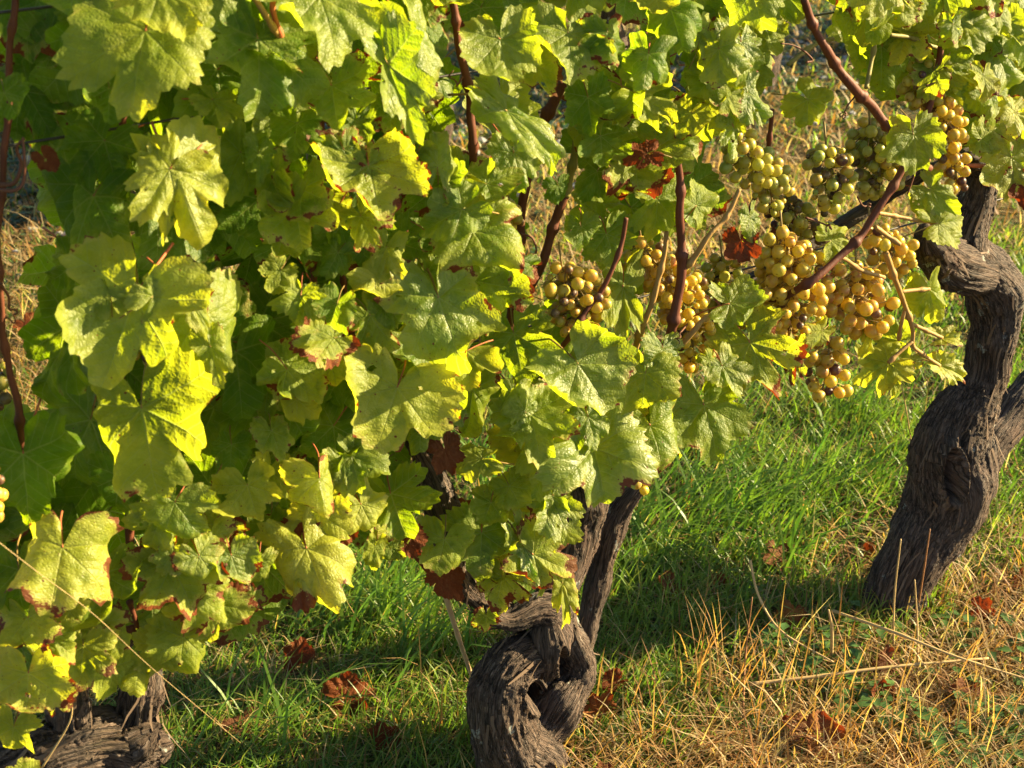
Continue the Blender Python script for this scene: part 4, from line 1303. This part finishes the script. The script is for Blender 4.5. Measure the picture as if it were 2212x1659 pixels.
def blades(name, spots, mat, segs=3, kind='stuff', label=None, cat=None):
    """spots: x, y, z0, height, width, heading, lean, droop, colour."""
    n = len(spots)
    a = np.array(spots, dtype=np.float64)
    x, y, z0, h, w, hd, lean, droop = a[:, :8].T
    col = a[:, 8:11]
    ts = np.linspace(0, 1, segs + 1)
    dirx, diry = np.cos(hd), np.sin(hd)
    sx, sy = -diry, dirx
    V = np.empty((n, 2 * segs + 1, 3))
    for i, t in enumerate(ts):
        out = h * (np.sin(lean) * t + droop * t * t)
        up = h * (np.cos(lean) * t - 0.55 * droop * t * t * t)
        px, py, pz = x + dirx * out, y + diry * out, z0 + up
        ww = w * (1 - t ** 2.2) * .5
        if i < segs:
            V[:, 2 * i] = np.stack([px - sx * ww, py - sy * ww, pz], 1)
            V[:, 2 * i + 1] = np.stack([px + sx * ww, py + sy * ww, pz], 1)
        else:
            V[:, 2 * i] = np.stack([px, py, pz], 1)
    nv = 2 * segs + 1
    quads = [(2 * i, 2 * i + 1, 2 * i + 3, 2 * i + 2) for i in range(segs - 1)]
    base = (np.arange(n) * nv)[:, None]
    li = np.concatenate([base + np.array(sum(quads, ()))[None], base + np.array([2 * segs - 2, 2 * segs - 1, 2 * segs])[None]], axis=1)
    nl = 4 * (segs - 1) + 3
    me = bpy.data.meshes.new(name)
    me.vertices.add(n * nv); me.vertices.foreach_set('co', V.ravel())
    me.loops.add(n * nl); me.loops.foreach_set('vertex_index', li.ravel().astype(np.int32))
    np_ = segs
    me.polygons.add(n * np_)
    st = np.array([4 * i for i in range(segs - 1)] + [4 * (segs - 1)])
    me.polygons.foreach_set('loop_start', ((np.arange(n) * nl)[:, None] + st[None]).ravel().astype(np.int32))
    me.update(calc_edges=True)
    me.polygons.foreach_set('use_smooth', [True] * (n * np_))
    at = me.attributes.new('tint', 'FLOAT_COLOR', 'POINT')
    c4 = np.concatenate([col, np.ones((n, 1))], 1)
    at.data.foreach_set('color', np.repeat(c4, nv, axis=0).ravel().astype(np.float32))
    me.materials.append(mat)
    o = link(bpy.data.objects.new(name, me))
    return tag(o, label, cat, kind=kind)


G1, G2, G3 = np.array([.050, .115, .014]), np.array([.115, .185, .020]), np.array([.22, .23, .035])
S1, S2, S3 = np.array([.33, .205, .075]), np.array([.24, .105, .034]), np.array([.42, .34, .20])


def seen(x, y, m=.5):
    d = np.array([x, y, 0]) - C0
    zc = d @ cf
    return abs(d @ cr) < zc * .364 + m


sp_green, sp_dry, litter = [], [], []
ru = random.uniform


def scatter(y0, y1, dens, wide, hi):
    n = int(dens * (y1 - y0) * (2 * (.36 * (y0 + y1) / 2 * 1.15 + .45)))
    for _ in range(n):
        y = ru(y0, y1)
        hw = .36 * y * 1.15 + .45
        x = ru(-hw, hw)
        sz = straw_zone(x, y)
        cl = mnoise.noise((x * 4, y * 4, 8.0))
        big = mnoise.noise((x * 1.3, y * 1.3, 2.0))
        z = relief(x, y) - .004
        if random.random() < sz * .62 + .15:
            c = S1 * (1 - (q := random.random())) + (S2 if random.random() < .45 else S3) * q
            c = c * ru(.7, 1.1)
            if random.random() < .55:
                sp_dry.append((x, y, z, ru(.03, .10) * (1.5 if random.random() < .1 else 1), wide * ru(.5, 1.0), ru(0, 6.283), ru(.1, 1.0), ru(0, .6), *c))
            else:
                litter.append((x, y, z + ru(.002, .022), ru(.05, .14), wide * ru(.5, .9), ru(0, 6.283), ru(1.25, 1.62), ru(-.1, .1), *c))
        else:
            if cl < -.25 and random.random() < .55:
                continue
            q = min(1, max(0, .5 + .9 * cl + ru(-.3, .3)))
            c = G1 * (1 - q) + G2 * q
            if random.random() < .28 + .5 * max(0, big):
                c = c * .4 + G3 * .6
            c = c * ru(.8, 1.2)
            hgt = hi * ru(.35, 1.05) * (1 + .6 * cl) * (1 - .5 * sz)
            sp_green.append((x, y, z, hgt, wide * ru(.6, 1.15), ru(0, 6.283) if random.random() < .6 else random.gauss(.9, .6), abs(random.gauss(.28, .25)), ru(.1, .75), *c))


scatter(1.15, 2.2, 21000, .0034, .075)
scatter(2.2, 3.2, 12000, .0042, .085)
scatter(3.2, 4.6, 5200, .006, .08)
scatter(4.6, 9.0, 1300, .010, .10)
# long lush tussocks behind the vines and a few strong blades in front
for (px, py, n, hgt) in [(1440, 1150, 60, .22), (1560, 1120, 60, .22), (1500, 1060, 50, .2), (820, 1350, 60, .24), (900, 1420, 45, .24), (700, 1330, 40, .2), (1700, 1080, 50, .2),
                         (560, 1600, 25, .2), (1650, 1200, 40, .2), (1350, 1200, 40, .22), (1850, 1050, 40, .18), (2190, 900, 50, .22), (2160, 700, 60, .25), (1050, 1050, 60, .25), (1820, 900, 50, .2)]:
    c0 = ground(px, py)
    for _ in range(n):
        q = random.random()
        c = (G1 * (1 - q) + G2 * q) * ru(.9, 1.25)
        sp_green.append((c0[0] + random.gauss(0, .05), c0[1] + random.gauss(0, .05), 0, hgt * ru(.35, .95), .0052 * ru(.7, 1.3), random.gauss(.5, .9), ru(.2, .7), ru(.2, .9), *c))
for (px, py, n, hgt) in [(1560, 1480, 34, .20), (1610, 1470, 26, .18), (1530, 1500, 20, .16), (1800, 1600, 22, .15), (1780, 1500, 16, .15), (2050, 1600, 20, .14), (960, 1600, 22, .15), (1000, 1560, 16, .15),
                         (1420, 1560, 22, .14), (1360, 1620, 26, .12), (1690, 1640, 20, .13), (1900, 1640, 20, .13), (2150, 1560, 16, .14)]:
    c0 = ground(px, py)
    for _ in range(int(n * .7)):
        q = random.random()
        c = (S2 * (1 - q) + S1 * q) * ru(.8, 1.15)
        sp_dry.append((c0[0] + random.gauss(0, .05), c0[1] + random.gauss(0, .04), 0, hgt * ru(.4, 1.1), .0027 * ru(.7, 1.3), ru(0, 6.283), abs(random.gauss(.15, .2)), ru(0, .35), *c))
blades('grass', sp_green, M_BLADE, 3, label='lush green grass growing behind and under the vines', cat='grass')
blades('dry_grass', sp_dry, M_STRAW, 3, label='dry tan and rust coloured grass tufts along the vine row', cat='dry grass')
blades('straw_litter', litter, M_STRAW, 2, label='loose straw lying flat on the soil', cat='straw')

# small broad-leaved weeds
V, F, T, n = [], [], [], 0


def weed(x, y, s, c, k=6):
    global n
    z = relief(x, y)
    for i in range(k):
        a = ru(0, 6.283)
        up = ru(.2, .9)
        d = np.array([math.cos(a), math.sin(a), 0])
        o = np.array([-d[1], d[0], 0])
        r0 = ru(.2, 1.0) * s
        b = np.array([x, y, z + s * up])
        L = s * ru(.6, 1.0)
        w = L * .33
        p = [b + d * r0, b + d * (r0 + L * .4) + o * w + [0, 0, L * .12], b + d * (r0 + L) - [0, 0, L * .12], b + d * (r0 + L * .4) - o * w + [0, 0, L * .12], b + d * (r0 + L * .45)]
        V.extend(p); F.extend([(n, n + 1, n + 4), (n + 1, n + 2, n + 4), (n + 2, n + 3, n + 4), (n + 3, n, n + 4)])
        q = c * ru(.75, 1.25)
        T.extend([(*q, 1)] * 5); n += 5


for _ in range(1500):
    y = 1.3 + 5.5 * random.random() ** 1.5
    hw = .36 * y * 1.15 + .45
    x = ru(-hw, hw)
    if mnoise.noise((x * 2.5, y * 2.5, 20)) < .02:
        continue
    weed(x, y, ru(.012, .026) * (1 if y < 3 else 1.4), np.array([.045, .105, .022]) * (1 - (q := random.random())) + np.array([.11, .15, .055]) * q)
for px, py in [(1820, 1400), (1700, 1420), (2150, 1610), (2190, 1560), (1930, 1570), (2120, 1500), (1860, 1530), (2080, 1370), (2060, 1640), (770, 1330), (2195, 1450), (1990, 1610)]:
    c0 = ground(px, py)
    for _ in range(5):
        weed(c0[0] + random.gauss(0, .03), c0[1] + random.gauss(0, .03), ru(.024, .042), np.array([.07, .14, .035]) * ru(.8, 1.3), 7)
# clover in the shade below the next row
NEXT = MID_BASE - rown * 2.75
for _ in range(4200):
    q = NEXT + rowd * ru(-2.5, 6) + rown * random.gauss(-.45, .5)
    weed(q[0], q[1], ru(.02, .045), np.array([.05, .10, .05]) * ru(.6, 1.3), 5)
w_ = mesh_obj('weeds', V, F, M_BLADE)
w_.data.attributes.new('tint', 'FLOAT_COLOR', 'POINT').data.foreach_set('color', np.array(T, dtype=np.float32).ravel())
tag(w_, 'small broad-leaved weeds and clover among the grass', 'weeds', kind='stuff')

# stones on the next row's bare strip
V, F, n = [], [], 0
for _ in range(900):
    q = NEXT + rowd * ru(-2.5, 6) + rown * random.gauss(-.25, .4)
    bm = bmesh.new(); bmesh.ops.create_icosphere(bm, subdivisions=1, radius=ru(.008, .03))
    vv = np.array([v.co[:] for v in bm.verts]) * np.array([ru(.7, 1.3), ru(.7, 1.3), ru(.4, .8)])
    vv = vv * (1 + rng.uniform(-.15, .15, (len(vv), 1))) + np.array([q[0], q[1], ru(0, .01)])
    V.extend(vv); F.extend(tuple(n + v.index for v in f.verts) for f in bm.faces); n += len(vv); bm.free()
tag(mesh_obj('stones', V, F, M_STONE, smooth=False), 'grey stones on the bare strip of the next vine row', 'stones', kind='stuff')

# ------------------------------------------------------------------ fallen leaves
FALLEN = [
    (770, 1490, 115, 1.5, .2, 'c', 'large crumpled dark red fallen leaf in the grass left of the twisted trunk'),
    (655, 1405, 75, 1.4, .3, 'c', 'red-brown fallen leaf half hidden by grass below the pale yellow leaf'),
    (515, 1560, 90, 1.6, .1, 'r', 'dark brown curled fallen leaf in front of the left stump'),
    (830, 1575, 75, 1.6, .1, 'c', 'nearly black fallen leaf low in the grass at bottom left of the looped trunk'),
    (1290, 1515, 75, 1.3, .6, 'c', 'orange-brown fallen leaf leaning on the right side of the twisted trunk'),
    (1322, 1475, 60, 1.5, .2, 'f', 'narrow dark red leaf standing upright beside the twisted trunk'),
    (1688, 1200, 70, 1.2, .7, 'c', 'orange fallen leaf in tall green grass between the two trunks'),
    (1690, 1325, 85, 1.2, .8, 'n', 'ragged orange and brown fallen leaf by the bent dry stalk'),
    (1440, 1268, 70, 1.6, .1, 'c', 'dark red fallen leaf in green grass right of the grey dead arm'),
    (1567, 1245, 45, 1.4, .5, 'f', 'small upright red fallen leaf in grass midway between the trunks'),
    (1800, 1590, 105, 1.05, 1.0, 'n', 'large flat orange fallen leaf at the bottom right in dry grass'),
    (1712, 1560, 80, 1.6, .1, 'c', 'dark brown leaf left of the large flat orange leaf'),
    (1905, 1425, 60, 1.5, .2, 'c', 'crimson fallen leaf in straw in front of the leaning trunk'),
    (1905, 1480, 70, 1.55, .1, 'c', 'dark crimson leaf under the thick lying stem'),
    (2080, 1490, 70, 1.3, .5, 'c', 'orange-red fallen leaf right of the thin grey stalks'),
    (2135, 1310, 60, 1.3, .5, 'c', 'orange-red fallen leaf in straw right of the leaning trunk foot'),
    (1885, 1182, 34, 1.1, .9, 'n', 'tiny orange fallen leaf left of the leaning trunk'),
    (60, 700, 60, 1.5, .2, 'c', 'dark red fallen leaf on sunny grass far behind the left vine'),
    (2200, 1240, 60, 1.5, .2, 'c', 'maroon fallen leaf at the right edge beyond the leaning trunk'),
    (1310, 1655, 50, 1.4, .3, 'c', 'rusty leaf scrap at the bottom edge right of the looped trunk'),
]
for k, (px, py, s, br, ye, st, lab) in enumerate(FALLEN):
    g0 = ground(px, py, .03)
    d = (g0 - C0) @ cf
    L = s * d / FPX * .64
    me = leaf_mesh(8000 + k, L, M_DRYRED, wr=1.3, style=st, nth=84, nr=8, curl=1.6)
    o = bpy.data.objects.new('fallen_leaf', me); link(o)
    a = ru(0, 6.283)
    upr = .9 if 'upright' in lab or 'leaning' in lab else .30
    nrm = np.array([random.gauss(.1, .25), -upr - random.random() * .3, 1.0 - upr * .5])
    B = basis(np.array([math.cos(a), math.sin(a), .2]), nrm)
    o.matrix_world = mat4(B, g0 + np.array([0, 0, -.008]) - B[:, 1] * L * .4)
    o.color = (ye, br + .55, 0, random.random())
    tag(o, lab, 'fallen leaf', 'fallen vine leaves on the ground')

# ------------------------------------------------------------------ stalks, stake, wires
def stalk(name, pts, rpx, mat, label, cat, group=None, head=False):
    """pts: (px, py, height above the ground or None, metres before the row) ; height wins."""
    P, ds = [], []
    for px, py, z, off in pts:
        if z is not None:
            q = ground(px, py, z); ds.append((q - C0) @ cf)
        else:
            q, d = rowp(px, py, off); ds.append(d)
        P.append(q)
    p = catmull(P, 8)
    r = rpx * np.mean(ds) / FPX
    g = Geo().tube(p, np.linspace(r, r * .6, len(p)) * np.array([1 + .25 * (i % 9 == 0) for i in range(len(p))]), 6)
    o = g.obj(name, mat)
    return tag(o, label, cat, group)


stalk('cane_stake', [(957, 1268, None, -.14), (985, 1360, None, -.14), (1022, 1470, None, -.14)], 7, M_STAKE, 'pale dry cane leaning in the grass left of the twisted trunk', 'cane')
SG = 'dry stalks standing in the straw'
stalk('dry_stalk', [(1930, 1410, 0, 0), (1932, 1290, None, .10), (1946, 1165, None, .12)], 2.6, M_DRY, 'tall thin grey stalk before the leaning trunk foot, the leftmost', 'stalk', SG)
stalk('dry_stalk', [(1985, 1480, 0, 0), (1982, 1360, None, .12), (1976, 1253, None, .13)], 2.4, M_DRY, 'shorter thin grey stalk just right of the tall one by the trunk foot', 'stalk', SG)
stalk('dry_stalk', [(1982, 1320, .0, 0), (1996, 1230, None, .09), (2009, 1143, None, .10)], 2.4, M_DRYRED, 'rust brown stalk standing against the dark leaning trunk', 'stalk', SG)
stalk('dry_stalk', [(1796, 1425, .0, 0), (1797, 1360, None, .08), (1790, 1318, None, .08)], 4.5, M_DRY, 'short thick cut stalk left of the leaning trunk foot', 'stalk', SG)
stalk('dry_stalk', [(1620, 1210, None, -.10), (1640, 1290, None, -.06), (1690, 1365, .05, 0), (1800, 1430, .03, 0)], 3.2, M_DRY, 'long bent straw arching down left of the leaning trunk', 'stalk', SG)
stalk('dry_stalk', [(1620, 1478, .02, 0), (1760, 1462, .03, 0), (1930, 1440, .035, 0), (2135, 1422, .03, 0)], 4.5, M_DRY, 'thick pale stem lying across the straw below the leaning trunk', 'stem')
stalk('dry_stalk', [(1800, 1320, .03, 0), (1930, 1365, .06, 0), (2070, 1420, .05, 0), (2260, 1480, .02, 0)], 3.6, M_DRY, 'long straw stem running from the trunk foot to the right edge', 'stem')
stalk('dry_stalk', [(-30, 1150, None, .24), (80, 1235, None, .24), (200, 1325, None, .23), (330, 1445, None, .20), (520, 1605, None, .14)], .8, M_DRY, 'long pale grass stalk slanting across the lower left leaves', 'stalk')
stalk('dry_stalk', [(1975, 1000, .0, -.2), (1960, 900, None, -.1), (1938, 780, None, -.08)], 1.6, M_DRY, 'hair-thin pale stalk in the grass left of the leaning trunk', 'stalk')
stalk('dry_stalk', [(1605, 1560, .0, 0), (1610, 1420, None, .03), (1625, 1290, None, .03)], 2.2, M_DRYRED, 'tall rust brown grass stalk rising from the straw tuft', 'stalk')
stalk('dry_stalk', [(90, 1660, None, .12), (150, 1560, None, .13), (155, 1500, None, .13)], 2.2, M_DRY, 'short straw stalk before the left stump', 'stalk')


def wire(px, py, off, label, r=.0016):
    q, _ = rowp(px, py, off)
    p = np.array([q + rowd * s + np.array([0, 0, -.006 * math.sin(s * 1.3)]) for s in np.linspace(-.9, 4.5, 24)])
    tag(Geo().tube(p, r, 6).obj('trellis_wire', M_WIRE), label, 'wire', 'wires strung along the vine row')


wire(60, 20, .02, 'highest wire, running through the topmost leaves at upper left')
wire(60, 308, -.02, 'middle wire, seen crossing the red cane at left')
wire(140, 972, -.02, 'lowest wire, a dark line above the shaded leaves at lower left')

# ------------------------------------------------------------------ the next row
def next_s(px):
    """How far along the next row one looks when looking at pixel column PX."""
    k = (px - 1106) / FPX
    best = min(np.linspace(-1.5, 6, 400), key=lambda t: abs(((NEXT + rowd * t - C0) @ cr) - k * ((NEXT + rowd * t - C0) @ cf)))
    return best


BACK_T = [(170, 'shaded next-row vine behind the dark leaves at upper left'), (560, 'shaded next-row vine behind the big yellow leaves at left'), (925, 'shaded next-row vine behind the pale folded leaves at top centre'),
          (1330, 'shaded next-row vine behind the small leaves right of top centre'), (1640, 'shaded next-row vine left of the thick diagonal cane'), (1990, 'shaded next-row vine behind the top of the bare leaning trunk'), (2300, 'shaded next-row vine at the far right beyond the leaves')]
for k, (px, lab) in enumerate(BACK_T):
    b = NEXT + rowd * next_s(px)
    vn = tag(empty('grapevine', b.tolist()), lab, 'grapevine', 'grapevines of the next row')
    pts = catmull([b + [0, 0, -.03], b + [.03, .02, .15], b + [-.04, 0, .34], b + [.02, .01, .55], b + [.0, .0, .75]], 5)
    trunk_part('trunk', [(pts, np.linspace(.06, .035, len(pts)))], vn, seed=50 + k, voxel=.012)
    sp = []
    for _ in range(230):
        loc = b + rowd * ru(-.6, .6) + rown * ru(-.2, .2) + np.array([0, 0, ru(.45, 1.5)])
        sp.append((loc, basis(np.array([random.gauss(0, .5), random.gauss(0, .3), -1]), rown + np.array([random.gauss(0, .5), random.gauss(0, .4), ru(0, .8)])), ru(.07, .11)))
    foliage(vn, sp)
pb = NEXT + rowd * next_s(1836)
g = Geo().tube(np.array([pb + [0, 0, -.05], pb + [0, 0, .7], pb + [.01, 0, 1.5]]), .022, 8)
tag(g.obj('vineyard_post', M_POST), 'weathered wooden post of the next row at upper right', 'post')
bpy.context.view_layer.update()
